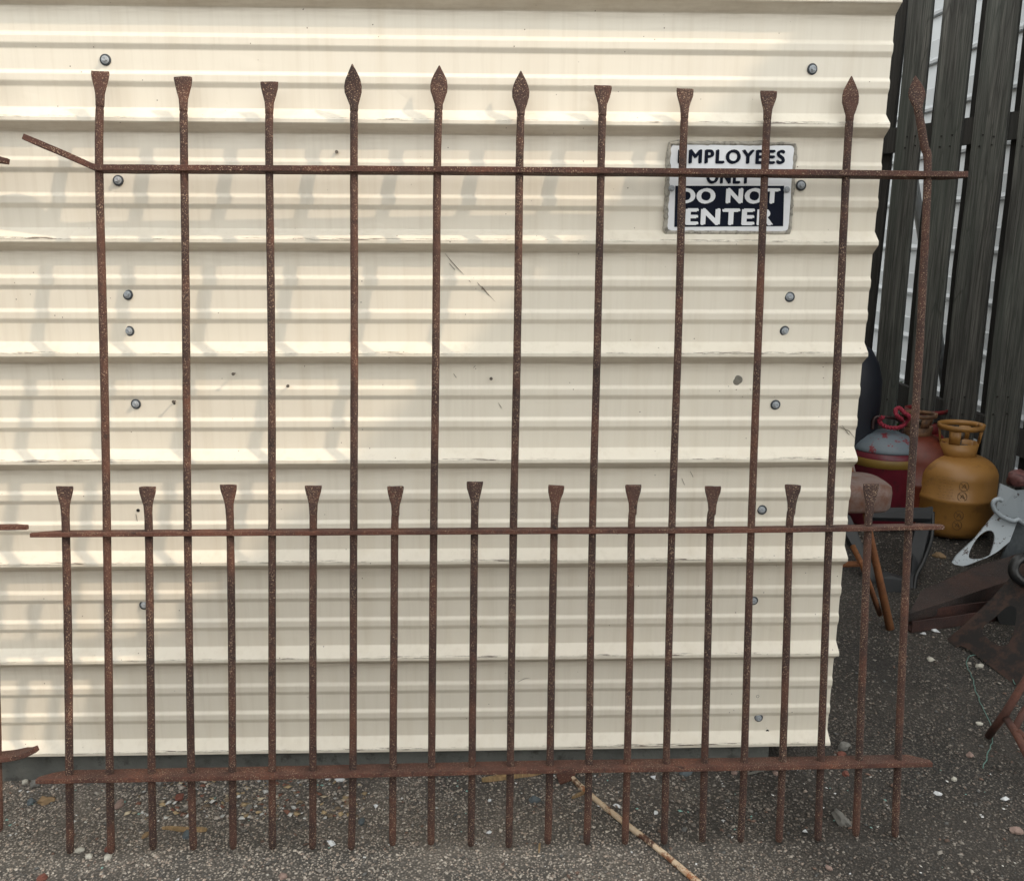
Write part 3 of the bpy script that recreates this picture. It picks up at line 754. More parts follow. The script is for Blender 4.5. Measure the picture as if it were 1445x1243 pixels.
# yellow gas cylinder
YEL = NT('yellow_cylinder_paint', .45)
YEL.color(YEL.mix(YEL.ramp(YEL.noise(9, 6, .7), [(.56, 0.0), (.72, .75)]), YEL.mix(YEL.noise(3, 2), (.31, .155, .038), (.23, .11, .027)), (.09, .045, .02))); YEL.bump(YEL.noise(60, 3), .001, .5); YEL = YEL.m
ORR = NT('dark_orange_paint', .5)
ORR.color(ORR.mix(ORR.ramp(ORR.noise(8, 6, .7), [(.50, 0.0), (.70, .8)]), (.12, .022, .010), (.05, .016, .010))); ORR = ORR.m
def cyl_prof(R, Hh, ring=True):
    pr = [(.0001, .012), (R*.55, .004), (R*.80, .006), (R*.95, .04), (R*.995, .09)]
    mid = Hh*.50
    pr += [(R, mid - .016)]
    if ring: pr += [(R*1.018, mid - .012), (R*1.022, mid), (R*1.018, mid + .010), (R, mid + .013)]
    pr += [(R, Hh*.74)]
    for k in range(1, 9):
        a = math.radians(90*k/8); pr.append((R*max(.30, math.cos(a)**.62), Hh*.74 + Hh*.26*math.sin(a)**1.05) if k < 8 else (R*.22, Hh))
    pr.append((.0001, Hh*1.005)); return pr
def gas_cylinder(name, base, R, Hh, mat, cmat, label, cw=.40, ch=.165, yaw=0.0, lean=0.0):
    tk = thing(name, label, 'gas cylinder', base, 'gas cylinders beside the shed')
    part('body', *lathe(cyl_prof(R, Hh), base, 48), mat, tk, True)
    # collar: flared band with two windows, made of posts and hoops
    zb = base[2] + Hh*.985; g = []; n = 40; rc = R*cw
    def q(a, z, r): return Vector((base[0] + r*math.cos(a + yaw), base[1] + r*math.sin(a + yaw)*.9, z))
    def band(z0, z1, a0, a1, r0, r1, th=.006, m=16):
        secs = []
        for k in range(m + 1):
            a = a0 + (a1 - a0)*k/m
            secs.append([q(a, z0, r0), q(a, z1, r1), q(a, z1, r1 + th), q(a, z0, r0 + th)])
        return loft(secs)
    r0, rt = rc, rc*1.28
    def rr(f): return r0 + (rt - r0)*f
    g.append(band(zb - .02, zb + ch*.42, 0, 2*math.pi, rr(-.1), rr(.42), m=40))
    g.append(band(zb + ch*.84, zb + ch, 0, 2*math.pi, rr(.84), rr(1), m=40, th=.012))
    for a in (-1.57 - .95, -1.57 + .95, 1.57 - .9, 1.57 + .9):
        g.append(band(zb + ch*.422, zb + ch*.838, a - .28, a + .28, rr(.422), rr(.838), m=4, th=.008))
    part('collar', *join(*g), cmat, tk, True)
    v0 = Vector((base[0], base[1], zb))
    vg = [tube([v0, v0 + Vector((0, 0, ch*.55))], .011, 12), tube([v0 + Vector((0, 0, ch*.3)), v0 + Vector((.03, -.03, ch*.32))], .008, 10), tube([v0 + Vector((0, 0, ch*.52)), v0 + Vector((0, 0, ch*.72))], .021, 10)]
    part('valve', *join(*vg), NAILM, tk, True)
    return tk
p = gpt(1341, 750); p.y += .02; sc_ = depth_scale(p)
R = 53.5/sc_
topz = zat(1352, 640, p.y)
gas_cylinder('gas_cylinder', (p.x, p.y, gz(p.y)), R, topz - gz(p.y), YEL, YEL, 'dull yellow gas cylinder with open collar handle and round hazard marks', yaw=.25)
# printed marks on the yellow cylinder
MARK = plain('cylinder_print', (.10, .055, .025), .7)
ycx, ycy = p.x, p.y
def on_cyl(px, py, lift=.0012):
    d = ray(px, py); o2 = Vector((CAM.x - ycx, CAM.y - ycy)); dd = Vector((d.x, d.y)); RR = R + lift
    A = dd.dot(dd); Bq = 2*o2.dot(dd); Cq = o2.dot(o2) - RR*RR
    t = (-Bq - math.sqrt(max(0, Bq*Bq - 4*A*Cq)))/(2*A); return CAM + d*t
gs = []
for (cx_, cy_) in ((1360.5, 686.5), (1358, 701), (1353, 727.5), (1350.5, 741)):
    loop = [on_cyl(cx_ + 6.6*math.cos(a), cy_ + 6.6*math.sin(a)) for a in [2*math.pi*k/20 for k in range(21)]]
    gs.append(tube(loop, .0011, 4, cap=False)); gs.append(tube([on_cyl(cx_ - 4.5, cy_ - 4.5), on_cyl(cx_, cy_), on_cyl(cx_ + 4.5, cy_ + 4.5)], .0012, 4))
    gs.append(tube([on_cyl(cx_ - 3, cy_ + 2), on_cyl(cx_ + 1, cy_ - 3), on_cyl(cx_ + 3, cy_ + 2)], .0018, 4))
for i in range(9):
    y = 672 + i*4.2; x0 = 1322 + (i % 3)*2
    xs_ = x0
    while xs_ < 1345:
        L = random.uniform(2, 5); gs.append(tube([on_cyl(xs_, y + (xs_ - x0)*.12), on_cyl(xs_ + L, y + (xs_ + L - x0)*.12)], .0006, 4)); xs_ += L + random.uniform(1.2, 3)
gtk = [o for o in sc.objects if o.name == 'gas_cylinder'][0]
part('printed_marks', *join(*gs), MARK, gtk, kind='stuff')
# dark orange cylinder behind it
p2 = gpt(1290, 742); p2.y += .08; s2 = depth_scale(p2)
tz = zat(1296, 612, p2.y)
gas_cylinder('gas_cylinder', (p2.x, p2.y, gz(p2.y)), 48/s2, tz - gz(p2.y), ORR, plain('rusty_collar', (.15, .075, .035), .7, dirt=(.05, .025, .015)), 'dark rusty orange gas cylinder just left of the yellow one', cw=.34, ch=.12, yaw=1.0)
# third cylinder at the back, only its red collar shows
RED = plain('red_paint', (.17, .015, .018), .5, var=.4, dirt=(.06, .02, .015), damt=.4)
p3 = at(1302, 622, p2.y + .34)
gas_cylinder('gas_cylinder', (p3.x, p3.y, gz(p3.y)), .13, zat(1302, 606, p3.y) - gz(p3.y), RED, RED, 'red gas cylinder at the back with only its red collar showing against the boards', cw=.62, ch=.13, yaw=.6)
# red fuel can with grey-blue lid
p4 = gpt(1240, 735); p4.y += .02; s4 = depth_scale(p4); R4 = 47/s4
zt = zat(1245, 607, p4.y); zr = zat(1245, 642, p4.y - R4*.9); g4 = gz(p4.y)
CRIM = plain('crimson_can', (.13, .010, .022), .4, var=.4, dirt=(.05, .012, .015), damt=.3)
BLU = NT('worn_blue_grey_lid', .5); BLU.color(BLU.mix(BLU.ramp(BLU.noise(14, 5, .7), [(.56, 0.0), (.60, 1.0)]), (.12, .15, .175), (.16, .022, .03))); BLU.bump(BLU.noise(10, 3), .01, .5); BLU = BLU.m
can = thing('fuel_can', 'crimson metal can with worn blue grey domed top and yellow band', 'can', (p4.x, p4.y, g4))
part('body', *lathe([(.0001, .004), (R4*.96, .0), (R4, .015), (R4, zr - g4 - .05), (R4*1.01, zr - g4 - .045), (R4*1.01, zr - g4)], (p4.x, p4.y, g4), 44), CRIM, can, True)
hb = zr - g4
part('yellow_band', *lathe([(R4*1.006, hb - .075), (R4*1.018, hb - .073), (R4*1.018, hb - .032), (R4*1.006, hb - .030)], (p4.x, p4.y, g4), 44), plain('band_yellow', (.20, .12, .02), .5), can, True)
hh = zt - zr
part('domed_top', *lathe([(R4*1.0, hb + .001), (R4*1.02, hb + .006), (R4*.97, hb + hh*.25), (R4*.85, hb + hh*.5), (R4*.6, hb + hh*.78), (R4*.3, hb + hh*.95), (.0001, hb + hh)], (p4.x, p4.y, g4), 44), BLU, can, True)
Yh = p4.y - .02
hp = [at(*q, Yh) for q in ((1231, 606), (1233, 592), (1240, 588), (1256, 589), (1268, 593), (1272, 600), (1273, 612))]
part('handle', *tube(smoothpts(hp, 6), .009, 8), plain('dark_handle', (.035, .015, .015), .5), can, True)
# pink-red twisted rope coil
ROPE = plain('pink_red_rope', (.30, .020, .045), .8, var=.4, sc_=90)
rp = [at(*q, Yh - .03) for q in ((1246, 588), (1243, 596), (1250, 602), (1262, 603), (1274, 602), (1282, 596), (1281, 587), (1275, 582), (1272, 577), (1265, 579), (1263, 585), (1270, 590), (1276, 594))] 
rp = [q + Vector((0, .02*math.sin(i*1.7), 0)) for i, q in enumerate(rp)]
rp = smoothpts(rp, 22); g = []
for s_ in range(2):
    pa = []
    for i, q in enumerate(rp):
        t = (rp[min(i + 1, len(rp) - 1)] - rp[max(i - 1, 0)]).normalized(); u = t.orthogonal().normalized(); v = t.cross(u); a = i*.42 + s_*math.pi
        pa.append(q + (u*math.cos(a) + v*math.sin(a))*.0055)
    g.append(tube(pa, .0068, 6))
solo('rope', join(*g), ROPE, 'twisted pink red rope looped over the handle of the crimson can', 'rope', smooth=True)
# navy barrel
NAVY = plain('dark_navy_plastic', (.006, .008, .016), .55, var=.3)
pb = at(1193, 560, 4.62); gb = gz(pb.y); sb = depth_scale(pb); Rb = 47/sb
zb_ = zat(1200, 482, pb.y - .05) - gb; zm = zat(1200, 562, pb.y) - gb
solo('barrel', lathe([(.0001, .0), (Rb*.8, 0), (Rb*.88, .04), (Rb*.97, zm*.6), (Rb, zm), (Rb*.98, zm + (zb_ - zm)*.35), (Rb*.86, zm + (zb_ - zm)*.62), (Rb*.62, zm + (zb_ - zm)*.86), (Rb*.3, zb_ - .01), (.0001, zb_)], (pb.x, pb.y, gb), 40), NAVY,
     'tall dark navy barrel with rounded top half hidden behind the shed corner', 'barrel', smooth=True)

# rusty stool (worn rounded seat, round legs)
SEAT = NT('worn_seat_paint', .6)
SEAT.color(SEAT.mix(SEAT.ramp(SEAT.noise(11, 6, .7), [(.42, 0.0), (.60, 1.0)]), (.150, .108, .095), (.105, .042, .022))); SEAT = SEAT.m
YS_ = 3.30
st = gpt(1240, 850); stool = thing('rusty_stool', 'rusty stool with worn rounded seat half hidden behind the shed corner', 'stool', (at(1205, 800, YS_).x, YS_, gz(YS_)))
a = at(1150, 697, YS_); b = at(1249, 700, YS_); zt_ = at(1200, 676, YS_).z; zb2 = at(1200, 722, YS_ - .1).z
secs = []
cx_ = (a.x + b.x)/2; rx = (b.x - a.x)/2
for z, k in ((zb2, .93), (zb2 + .012, .985), (zt_ - .035, 1.0), (zt_ - .012, .97), (zt_, .86), (zt_ + .003, .4)):
    secs.append([Vector((cx_ + rx*k*math.copysign(abs(math.cos(t))**.55, math.cos(t)), YS_ + .13*k*math.copysign(abs(math.sin(t))**.7, math.sin(t)), z)) for t in [2*math.pi*i/40 for i in range(40)]])
part('seat', *loft(secs), SEAT, stool, True)
lf = gpt(1256, 888)
part('leg', *tube([at(1219, 712, YS_), at(1232, 775, (YS_ + lf.y)/2), lf + Vector((0, 0, .004))], [.012, .014, .017], 12), RUSTO, stool, True)
part('leg', *tube([at(1203, 770, YS_ - .03), at(1218, 800, 3.2), lf + Vector((-.03, .04, .05))], .011, 10), RUSTO, stool, True)
lg2 = Vector((at(1168, 700, YS_).x - .05, YS_ + .12, 0)); lg2.z = gz(lg2.y)
part('leg', *tube([at(1175, 712, YS_ + .05), lg2], .013, 10), RUSTO, stool, True)
part('leg', *tube([at(1160, 712, YS_ - .05), Vector((lg2.x - .05, YS_ - .2, gz(YS_ - .2)))], .013, 10), RUSTO, stool, True)
part('stretcher', *tube([at(1160, 797, YS_ - .02), at(1190, 796, YS_ - .04), at(1224, 795, YS_ - .06)], .012, 10), RUSTO, stool, True)
part('back_support', *tube([at(1206, 690, YS_ + .1), at(1197, 655, YS_ + .14), at(1190, 630, YS_ + .16)], .014, 10), RUSTO, stool, True)
part('back_support', *tube([at(1212, 690, YS_ + .12), at(1205, 668, YS_ + .16), at(1199, 640, YS_ + .2)], .008, 10), SEAT, stool, True)

# black plastic tray leaning on edge
BLK = plain('black_plastic', (.008, .009, .010), .45, var=.3, sc_=20, bump=.001)
BLK2 = plain('grey_black_plastic', (.013, .0145, .017), .6, var=.3, sc_=20, bump=.001)
tr = gpt(1290, 842); Yt = tr.y + .05
tray = thing('plastic_tray', 'black plastic tray standing on edge in front of the yellow cylinder', 'tray', (tr.x, Yt, gz(Yt)))
def P_(px, py, Y): return at(px, py, Y)
part('rim_panel', *prism([P_(1225, 716, Yt + .30), P_(1317, 716, Yt + .26), P_(1314, 732, Yt + .18), P_(1222, 730, Yt + .24)], (0, .01, -.02)), BLK2, tray)
part('side_panel', *prism([P_(1317, 717, Yt + .25), P_(1312, 760, Yt + .20), P_(1299, 800, Yt + .12), P_(1286, 840, Yt), P_(1266, 842, Yt), P_(1280, 795, Yt + .14), P_(1292, 745, Yt + .22), P_(1297, 720, Yt + .26)], (.01, .03, 0)), BLK2, tray)
part('base_panel', *prism([P_(1241, 815, Yt + .02), P_(1258, 812, Yt + .02), P_(1284, 820, Yt), P_(1284, 838, Yt - .01), P_(1262, 840, Yt - .01), P_(1248, 832, Yt)], (0, .05, .0)), BLK2, tray)
part('back_panel', *prism([P_(1178, 724, Yt + .32), P_(1200, 728, Yt + .3), P_(1245, 830, Yt + .06), P_(1240, 838, Yt + .05), P_(1180, 740, Yt + .3)], (0, .03, 0)), BLK, tray)
part('strap', *tube(smoothpts([P_(1316, 722, Yt + .24), P_(1314, 760, Yt + .19), P_(1304, 790, Yt + .12), P_(1293, 812, Yt + .08), P_(1290, 836, Yt + .02)], 6), .010, 8), BLK, tray, True)

# dark steel ramp plate and angle iron under it
ra = gpt(1290, 878)
ramp = thing('steel_channel', 'long dark rusty steel channel lying across angle iron, below the white jack stand', 'scrap metal', (at(1360, 850, 3.5).x, 3.5, gz(3.5)))
Y1, Y2 = 3.52, 3.32
def plane3(A, B, Cc):
    n = (B - A).cross(Cc - A).normalized()
    return lambda q: onplane(q[0], q[1], A, n)
wpl = plane3(P_(1300, 833, Y1), P_(1283, 866, Y2), P_(1500, 778, Y2 + .55))
web = [wpl(q) for q in ((1300, 833), (1375, 800), (1500, 762), (1500, 794), (1438, 813), (1360, 841), (1283, 866))]
part('web', *prism(web, (.0, .004, -.010)), RUSTD, ramp)
e0, e1 = wpl((1283, 866)), wpl((1500, 794))
n0 = Vector((0, .02, -1)).normalized()
part('flange', *prism([e0 + Vector((0, -.001, 0)), e1 + Vector((0, -.001, 0)), e1 + n0*.11, e0.lerp(e1, .5) + n0*.085, e0 + n0*.035], (.001, .010, 0)), RUSTD, ramp)
RUSTM = rust_mat('rust_maroon', (.022, .011, .010), (.045, .018, .014), (.085, .030, .020), amount=0)
ang = thing('angle_iron', 'dark red rusty angle iron lying on the asphalt under the steel channel', 'scrap metal', gpt(1340, 890))
S0, S1 = gpt(1286, 894), gpt(1470, 868)
ad = (S1 - S0).normalized(); an = Vector((-ad.y, ad.x, 0)).normalized()
for (u0, u1, z0, z1, nm) in ((0, .006, .004, .052, 'upright_leg'), (.0062, .055, .004, .010, 'flat_leg'), (.07, .076, .004, .060, 'upright_leg')):
    secs = []
    for k in range(21):
        q = S0.lerp(S1, k/20); j = .0015*noise.noise(q*20)
        secs.append([q + an*u0 + Vector((0, 0, z0)), q + an*u1 + Vector((0, 0, z0)), q + an*(u1 + j) + Vector((0, 0, z1 + j)), q + an*(u0 + j) + Vector((0, 0, z1 + j))])
    part(nm, *loft(secs), RUSTM, ang)

# jack stands
WHT = NT('chipped_white_paint', .4)
WHT.color(WHT.mix(WHT.ramp(WHT.noise(26, 5, .75), [(.60, 0.0), (.64, 1.0)]), (.36, .405, .44), (.05, .03, .025))); WHT = WHT.m
BRN = plain('dark_brown_paint', (.010, .0075, .007), .7, var=.35, sc_=10, dirt=(.040, .019, .013), damt=.75, bump=.001)
def loop_resample(pts, n):
    pts = [Vector(p) for p in pts]; L = [0]
    for a_, b_ in zip(pts, pts[1:] + pts[:1]): L.append(L[-1] + (b_ - a_).length)
    out = []
    for k in range(n):
        s = L[-1]*k/n
        for i in range(len(pts)):
            if L[i] <= s <= L[i + 1]:
                t = (s - L[i])/(L[i + 1] - L[i] + 1e-9); out.append(pts[i].lerp(pts[(i + 1) % len(pts)], t)); break
    return out
def ang_sort_match(outer, inner):
    """start both loops at their leftmost point"""
    i0 = min(range(len(outer)), key=lambda i: outer[i].x + .3*outer[i].z); i1 = min(range(len(inner)), key=lambda i: inner[i].x + .3*inner[i].z)
    return outer[i0:] + outer[:i0], inner[i1:] + inner[:i1]
js = gpt(1352, 794); YJ = js.y + .02
pj = plane3(gpt(1350, 797), gpt(1415, 808), P_(1420, 725, YJ + .07))
jack = thing('jack_stand', 'white chipped jack stand with pinkish saddle at the right edge behind the steel channel', 'jack stand', (at(1420, 790, YJ).x, YJ, gz(YJ)), 'jack stands')
out_ = [(1344, 794), (1350, 784), (1376, 760), (1398, 733), (1407, 722), (1436, 735), (1425, 764), (1408, 778), (1398, 784), (1366, 797), (1352, 800)]
in_ = [(1367, 785), (1371, 772), (1380, 758), (1392, 749), (1401, 750), (1404, 760), (1401, 774), (1396, 785), (1384, 789), (1372, 789)]
o_ = loop_resample([pj(q) for q in out_], 60); i_ = loop_resample(smoothpts([pj(q) for q in in_], 4, True), 60)
o_, i_ = ang_sort_match(o_, i_)
part('leg', *holeplate(o_, i_, (0, .008, .0)), WHT, jack)
part('leg', *prism([P_(1436, 735, YJ + .04), P_(1470, 738, YJ + .04), P_(1510, 800, YJ + .02), P_(1408, 800, YJ + .02)], (0, .01, 0)), plain('grey_galvanised', (.10, .115, .125), .6, var=.35, sc_=60, bump=.002), jack)
part('post', *prism([P_(1412, 682, YJ + .04), P_(1434, 692, YJ + .00), P_(1436, 736, YJ + .00), P_(1405, 724, YJ + .035)], (.0, .008, 0)), WHT, jack)
part('post_flange', *prism([P_(1434, 692, YJ + .00), P_(1462, 690, YJ + .06), P_(1462, 735, YJ + .06), P_(1436, 736, YJ + .00)], (0.0, .008, 0)), WHT, jack)
part('saddle', *stone_geo(P_(1438, 675, YJ + .03), .055, .045, .045, 5, 3, .35, .4), plain('pink_brown_saddle', (.17, .065, .06), .6, var=.5, sc_=25, dirt=(.06, .02, .02)), jack, True)
ring = [P_(*q, YJ - .03) for q in ((1414, 706), (1408, 704), (1402, 708), (1402, 716), (1408, 724), (1418, 731), (1430, 735), (1437, 733), (1445, 738), (1460, 742))]
part('locking_ring', *tube(smoothpts(ring, 6), .0105, 10), WHT, jack, True)
# dark jack stand in front
jd = gpt(1350, 915); YD = jd.y + .03
jk2 = thing('jack_stand', 'dark brown jack stand leg with a teardrop hole at the right edge of the asphalt', 'jack stand', (at(1400, 900, YD).x, YD, gz(YD)), 'jack stands')
pd_ = plane3(gpt(1343, 910), gpt(1432, 966), P_(1450, 790, YD + .05))
out_ = [(1338, 904), (1349, 914), (1356, 911), (1368, 917), (1400, 942), (1430, 965), (1470, 985), (1490, 900), (1480, 790), (1452, 788), (1432, 812), (1400, 848), (1360, 886)]
in_ = [(1387, 893), (1389, 883), (1404, 871), (1418, 858), (1428, 855), (1436, 863), (1434, 885), (1426, 909), (1414, 914), (1398, 906)]
o_ = loop_resample([pd_(q) for q in out_], 70); i_ = loop_resample(smoothpts([pd_(q) for q in in_], 4, True), 70)
o_, i_ = ang_sort_match(o_, i_)
part('leg', *holeplate(o_, i_, (0, .010, .004)), BRN, jk2)
part('shaded_rear_leg', *prism([P_(1400, 850, YD + .16), P_(1470, 800, YD + .16), P_(1530, 905, YD + .14), P_(1420, 905, YD + .14)], (0, .01, 0)), BLK, jk2)  # kept black so the hole looks dark inside; shade put into the colour
part('post', *tube([P_(1462, 830, YD + .1), P_(1466, 740, YD + .12)], .045, 16), BRN, jk2, True)
solo('hose', tube(smoothpts([P_(1450, 785, YD + .02), P_(1436, 790, YD), P_(1430, 802, YD - .01), P_(1434, 814, YD - .02), P_(1450, 822, YD - .02), P_(1475, 815, YD)], 6), .020, 12), BLK, 'short loop of thick black hose hanging on the dark jack stand', 'hose', smooth=True)

# rusty tube frame at the lower right
fr = thing('tube_frame', 'rusty brown crossed tube frame poking in at the lower right over the asphalt', 'scrap metal', gpt(1440, 1040))
g0 = gpt(1394, 1043)
RUSTB = rust_mat('rust_brown_tube', (.05, .022, .016), (.09, .034, .024), (.13, .05, .03), amount=.0)
part('tube', *tube([g0 + Vector((0, 0, .012)), at(1420, 1004, 2.52), at(1450, 955, 2.58), at(1480, 905, 2.62)], [.012, .013, .012, .012], 12), RUSTB, fr, True)
part('tube', *tube([at(1418, 1010, 2.54), at(1434, 1035, 2.42), at(1452, 1070, 2.30)], .012, 12), RUSTB, fr, True)
part('tube', *tube([at(1432, 1028, 2.46), at(1442, 1008, 2.50), at(1470, 970, 2.56)], .011, 12), RUSTB, fr, True)
part('tube', *tube([at(1436, 1030, 2.42), at(1447, 1043, 2.40), at(1465, 1060, 2.36)], .010, 12), RUSTB, fr, True)

# green wire on the asphalt
wp_ = [gpt(x, y, .004) for x, y in ((1432, 968), (1424, 955), (1410, 942), (1395, 932), (1382, 927), (1370, 927), (1364, 934), (1365, 944), (1370, 955), (1374, 965), (1376, 974), (1380, 985), (1386, 1000), (1392, 1013), (1398, 1026), (1400, 1042), (1393, 1068), (1388, 1086))]
wp_ = [q + Vector((.006*noise.noise(q*30), .006*noise.noise(q*31), .003 + .004*abs(noise.noise(q*8)))) for q in smoothpts(wp_, 6)]
GRN = plain('green_wire', (.10, .20, .17), .5)
solo('wire', tube(wp_, .0016, 6), GRN, 'thin kinked green wire curling over the asphalt by the dark jack stand', 'wire', smooth=True)

# ------------------------------------------------------------------ white rusty rod and debris in front of the fence
ROD = NT('flaking_white_rod', .6)
ROD.color(ROD.mix(ROD.ramp(ROD.noise(22, 6, .7), [(.495, 0.0), (.56, 1.0)]), ROD.mix(ROD.noise(60, 2), (.58, .49, .37), (.46, .32, .19)), ROD.mix(ROD.ramp(ROD.noise(9, 3), [(.4, 0.0), (.6, 1.0)]), (.32, .12, .04), (.07, .03, .018)))); ROD.bump(ROD.noise(90, 3), .0015, .8); ROD = ROD.m
rod = [gpt(x, y, .008) for x, y in ((800, 1093), (830, 1122), (880, 1163), (930, 1202), (975, 1240), (1010, 1268))]
solo('steel_rod', tube(smoothpts(rod, 8), .0085, 12, .12), ROD, 'thin rod with flaking white paint and rust lying on the asphalt at centre', 'rod', smooth=True)
def splinter(a, b, wd, th, mat, name, label, cat, seed=0, lift=.004):
    A, B = gpt(*a), gpt(*b); d = (B - A); t = d.normalized(); s_ = Vector((-t.y, t.x, 0)); N = 9; secs = []
    for i in range(N + 1):
        u = i/N; q = A.lerp(B, u) + Vector((0, 0, lift)); ww = wd*(.25 + .75*min(1, u*3.5))*(.45 + .55*min(1, (1 - u)*6 + .2))*(1 + .4*noise.noise(Vector((u*5, seed, 0))))
        o_ = s_*(wd*.5*noise.noise(Vector((u*3, seed + 4, 1))))
        secs.append([q + o_ - s_*ww, q + o_ + s_*ww, q + o_ + s_*ww*.7 + Vector((0, 0, th)), q + o_ - s_*ww*.8 + Vector((0, 0, th*(1 + .3*noise.noise(Vector((u*7, seed, 2)))))) ])
    return solo(name, loft(secs), mat, label, cat, group='sticks and splinters on the asphalt')
GREYW = wood_mat('grey_stick', (.10, .09, .08), (.18, .165, .145), (.28, .26, .23), grain=60)
splinter((680, 1104), (766, 1091), .011, .012, SPLINT, 'wood_splinter', 'long splintered tan stick lying just behind the bottom rail near the middle', 'stick', 1)
splinter((700, 1100), (780, 1092), .006, .020, SPLINT, 'wood_splinter', 'narrower tan splinter lying on top of the long splintered stick', 'stick', 2, .012)
splinter((229, 1171), (292, 1173), .008, .007, SPLINT, 'wood_splinter', 'flat tan stick lying behind the lower left picket feet', 'stick', 3)
splinter((807, 1128), (826, 1119), .006, .006, SPLINT, 'wood_splinter', 'short tan splinter beside the upper end of the white rod', 'stick', 4)
splinter((1055, 1094), (1085, 1086), .004, .005, GREYW, 'twig', 'grey flat twig behind the right half of the bottom rail', 'twig', 5)
splinter((256, 1146), (285, 1132), .006, .006, GREYW, 'twig', 'grey chip of wood among the debris near the left pickets', 'twig', 6)
splinter((760, 1205), (762, 1192), .003, .004, SPLINT, 'twig', 'tiny tan twig on the asphalt below the middle pickets', 'twig', 7)
p = gpt(805, 1092)
PLT = [gpt(785, 1098, .012), gpt(800, 1090, .035), gpt(818, 1091, .03), gpt(808, 1104, .012), gpt(790, 1108, .006)]
solo('rusty_scrap', prism(PLT, (0, .002, -.006)), RUSTR, 'small rusty scrap of sheet metal beside the upper end of the white rod', 'scrap metal')
def smat(name, c): return plain(name, c, .85, var=.35, sc_=60, bump=.0015, bs=150)
SG, SP, ST, SR, SW_, SB = smat('stone_grey', (.17, .165, .15)), smat('stone_pink', (.27, .19, .16)), smat('stone_tan', (.24, .16, .085)), smat('brick_red', (.16, .055, .038)), smat('stone_white', (.48, .46, .40)), smat('stone_blue', (.09, .11, .12))
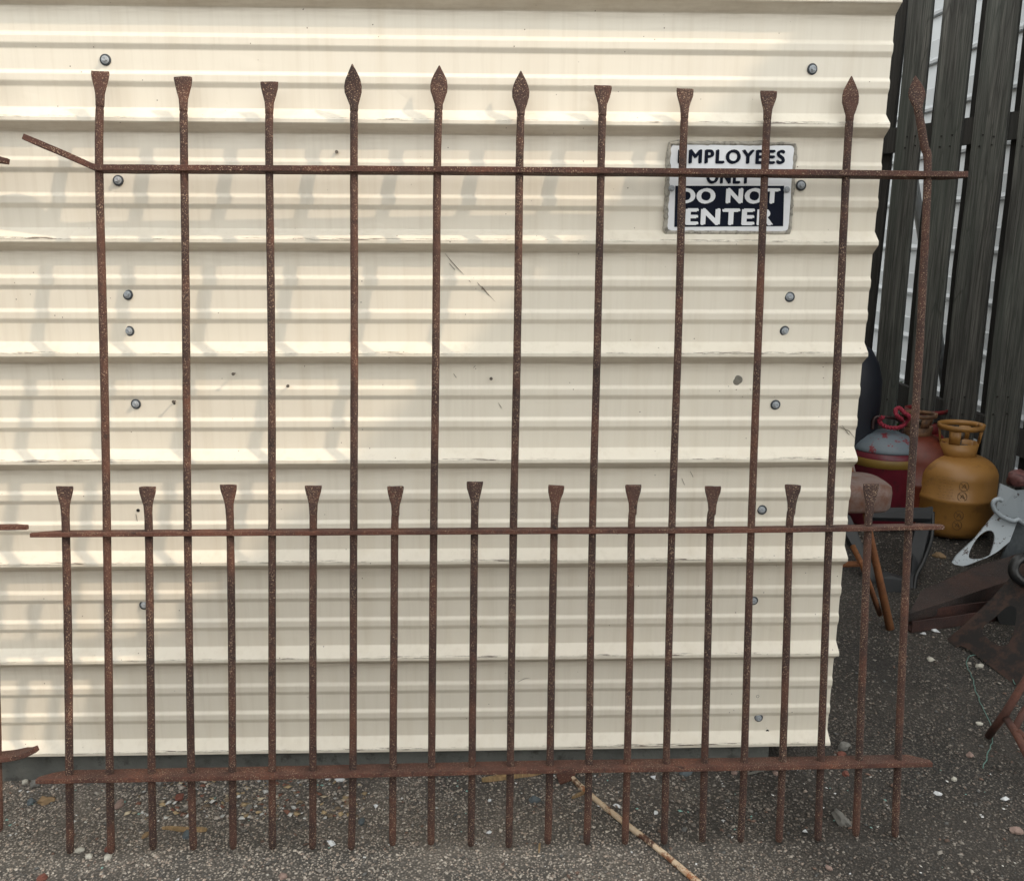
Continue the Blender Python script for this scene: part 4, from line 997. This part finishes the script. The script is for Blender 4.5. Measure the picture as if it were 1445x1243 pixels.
STONES = [(50, 1108, 7, 6, SG, 'round grey stone at the foot of the wall near the left frame edge'), (66, 1131, 11, 6, ST, 'tan wedge of stone left of the first picket'),
          (44, 1133, 6, 5, SB, 'blue grey pebble touching the tan wedge of stone'), (131, 1101, 7, 9, SG, 'grey angular stone tucked under the left end of the bottom rail'),
          (36, 1103, 4, 4, SW_, 'small white pebble beside the round grey stone'),
          (113, 1201, 7, 4, SW_, 'cream oval pebble below the first picket'), (154, 1200, 6, 5, SR, 'rust red pebble between the first two long pickets'),
          (126, 1210, 5, 4, SW_, 'cream pebble just below the oval one'), (153, 1210, 4.5, 6, SW_, 'cream square chip directly below the rust red pebble'),
          (168, 1136, 6, 7, SP, 'pinkish grey stone to the right of the second long picket'), (254, 1127, 6, 6, SR, 'dark red flake of brick behind the third short picket'),
          (264, 1180, 6, 7, SB, 'grey pebble in front of the flat tan stick'), (207, 1179, 4, 6, ST, 'brown pebble left of the flat tan stick'),
          (383, 1103, 7, 5, SG, 'grey stone under the bottom rail by the third long picket'), (351, 1142, 5, 5, SG, 'small grey stone right of the third short picket'),
          (1187, 1158, 10, 15, SG, 'flat grey slab of stone between the last pickets on the right'), (1190, 1055, 8, 6, SG, 'pale grey stone by the shed corner'),
          (1187, 1065, 8, 4, SR, 'flat brick red chip half hidden by the right of the bottom rail'), (1193, 1092, 5, 5, SR, 'small red brick crumb below the right end of the rail'),
          (1435, 1173, 8, 6, SP, 'pink stone near the right frame edge'), (1368, 1067, 5, 5, SP, 'pink pebble in front of the tube frame'),
          (1382, 941, 6, 4, SW_, 'whitish stone inside the loop of green wire'), (1313, 931, 5, 3, SW_, 'white pebble in front of the angle iron'),
          (1382, 1022, 5, 3, SW_, 'pale pebble beside the lower run of green wire'), (968, 1091, 9, 5, SB, 'bluish stone under the bottom rail right of the white rod'),
          (1036, 1091, 4, 4, SP, 'pinkish pebble behind the rail left of the grey twig'), (1094, 1092, 4, 4, SP, 'pinkish pebble right of the grey twig'),
          (755, 1130, 8, 5, SB, 'dark green grey flake left of the white rod'), (1326, 786, 9, 5, ST, 'brown lump of rubble between the yellow cylinder and the steel channel'),
          (1346, 1100, 4, 3, SW_, 'tiny white stone right of the fence panel end'), (1170, 1226, 5, 4, SP, 'pinkish pebble near the bottom edge under the last pickets'),
          (60, 1240, 8, 5, SR, 'reddish stone at the bottom left frame edge'), (400, 1237, 6, 5, SP, 'pink pebble at the bottom edge left of centre'),
          (225, 1105, 6, 5, SG, 'grey pebble behind the rail between two left pickets'), (510, 1160, 5, 5, SB, 'grey blue pebble right of the fourth long picket')]
for i, (x, y, a, b, mt, lab) in enumerate(STONES):
    p = gpt(x, y); s_ = depth_scale(p); sx = a/s_; sy = b/s_*1.25
    solo('stone', stone_geo((p.x, p.y, gh(p.x, p.y) + .3*min(sx, sy)), sx, sy, min(sx, sy)*.75, i + 1, 2, .38, random.uniform(-.3, .3)), mt, lab, 'stone', group='stones and pebbles lying on the asphalt')
PAPER = smat('paper_white', (.72, .74, .76))
for i, (x, y, a, lab) in enumerate([(479, 1101, 7, 'crumpled white paper scrap under the bottom rail left of centre'), (462, 1100, 4, 'smaller white paper scrap left of the crumpled one'),
                                    (467, 1190, 6, 'white scrap of plastic left of the fourth long picket foot'), (691, 1131, 3.5, 'white chip behind the rail near the centre'),
                                    (530, 1138, 5, 'white sliver between pickets left of centre'), (922, 1098, 5, 'curled white sliver behind the rail right of the rod'),
                                    (871, 1138, 5, 'white crumb just right of the white rod'), (926, 1148, 4, 'white crumb between pickets right of the rod'),
                                    (1318, 890, 6, 'white folded paper scrap in front of the angle iron'), (1303, 894, 4, 'white curled strip left of the folded paper scrap'),
                                    (1417, 1128, 6, 'white flake on the open asphalt at right'), (1324, 1120, 5, 'bright flake right of the fence panel foot'),
                                    (1136, 1174, 4, 'white chip between the pickets at lower right'), (690, 1174, 4, 'white chip between pickets below centre')]):
    p = gpt(x, y); s_ = a/depth_scale(p)
    solo('paper_scrap', stone_geo((p.x, p.y, gh(p.x, p.y) + .004), s_, s_*.8, s_*.45, 40 + i, 1, .6, random.uniform(-1, 1)), PAPER, lab, 'litter', group='white scraps littering the asphalt')
# drift of wood chips and rubbish at the foot of the wall
scatter('wood_chips', 260, (.005, .013), [(.40, .30, .17), (.5, .42, .3), (.20, .09, .06), (.6, .6, .58), (.2, .15, .10), (.45, .40, .35)], .3, 1.2, (-1.05, -.35, 2.25, 2.45),
        'drift of tan wood chips and pale bits at the foot of the cream wall', 'litter')
sc.render.engine = 'CYCLES'
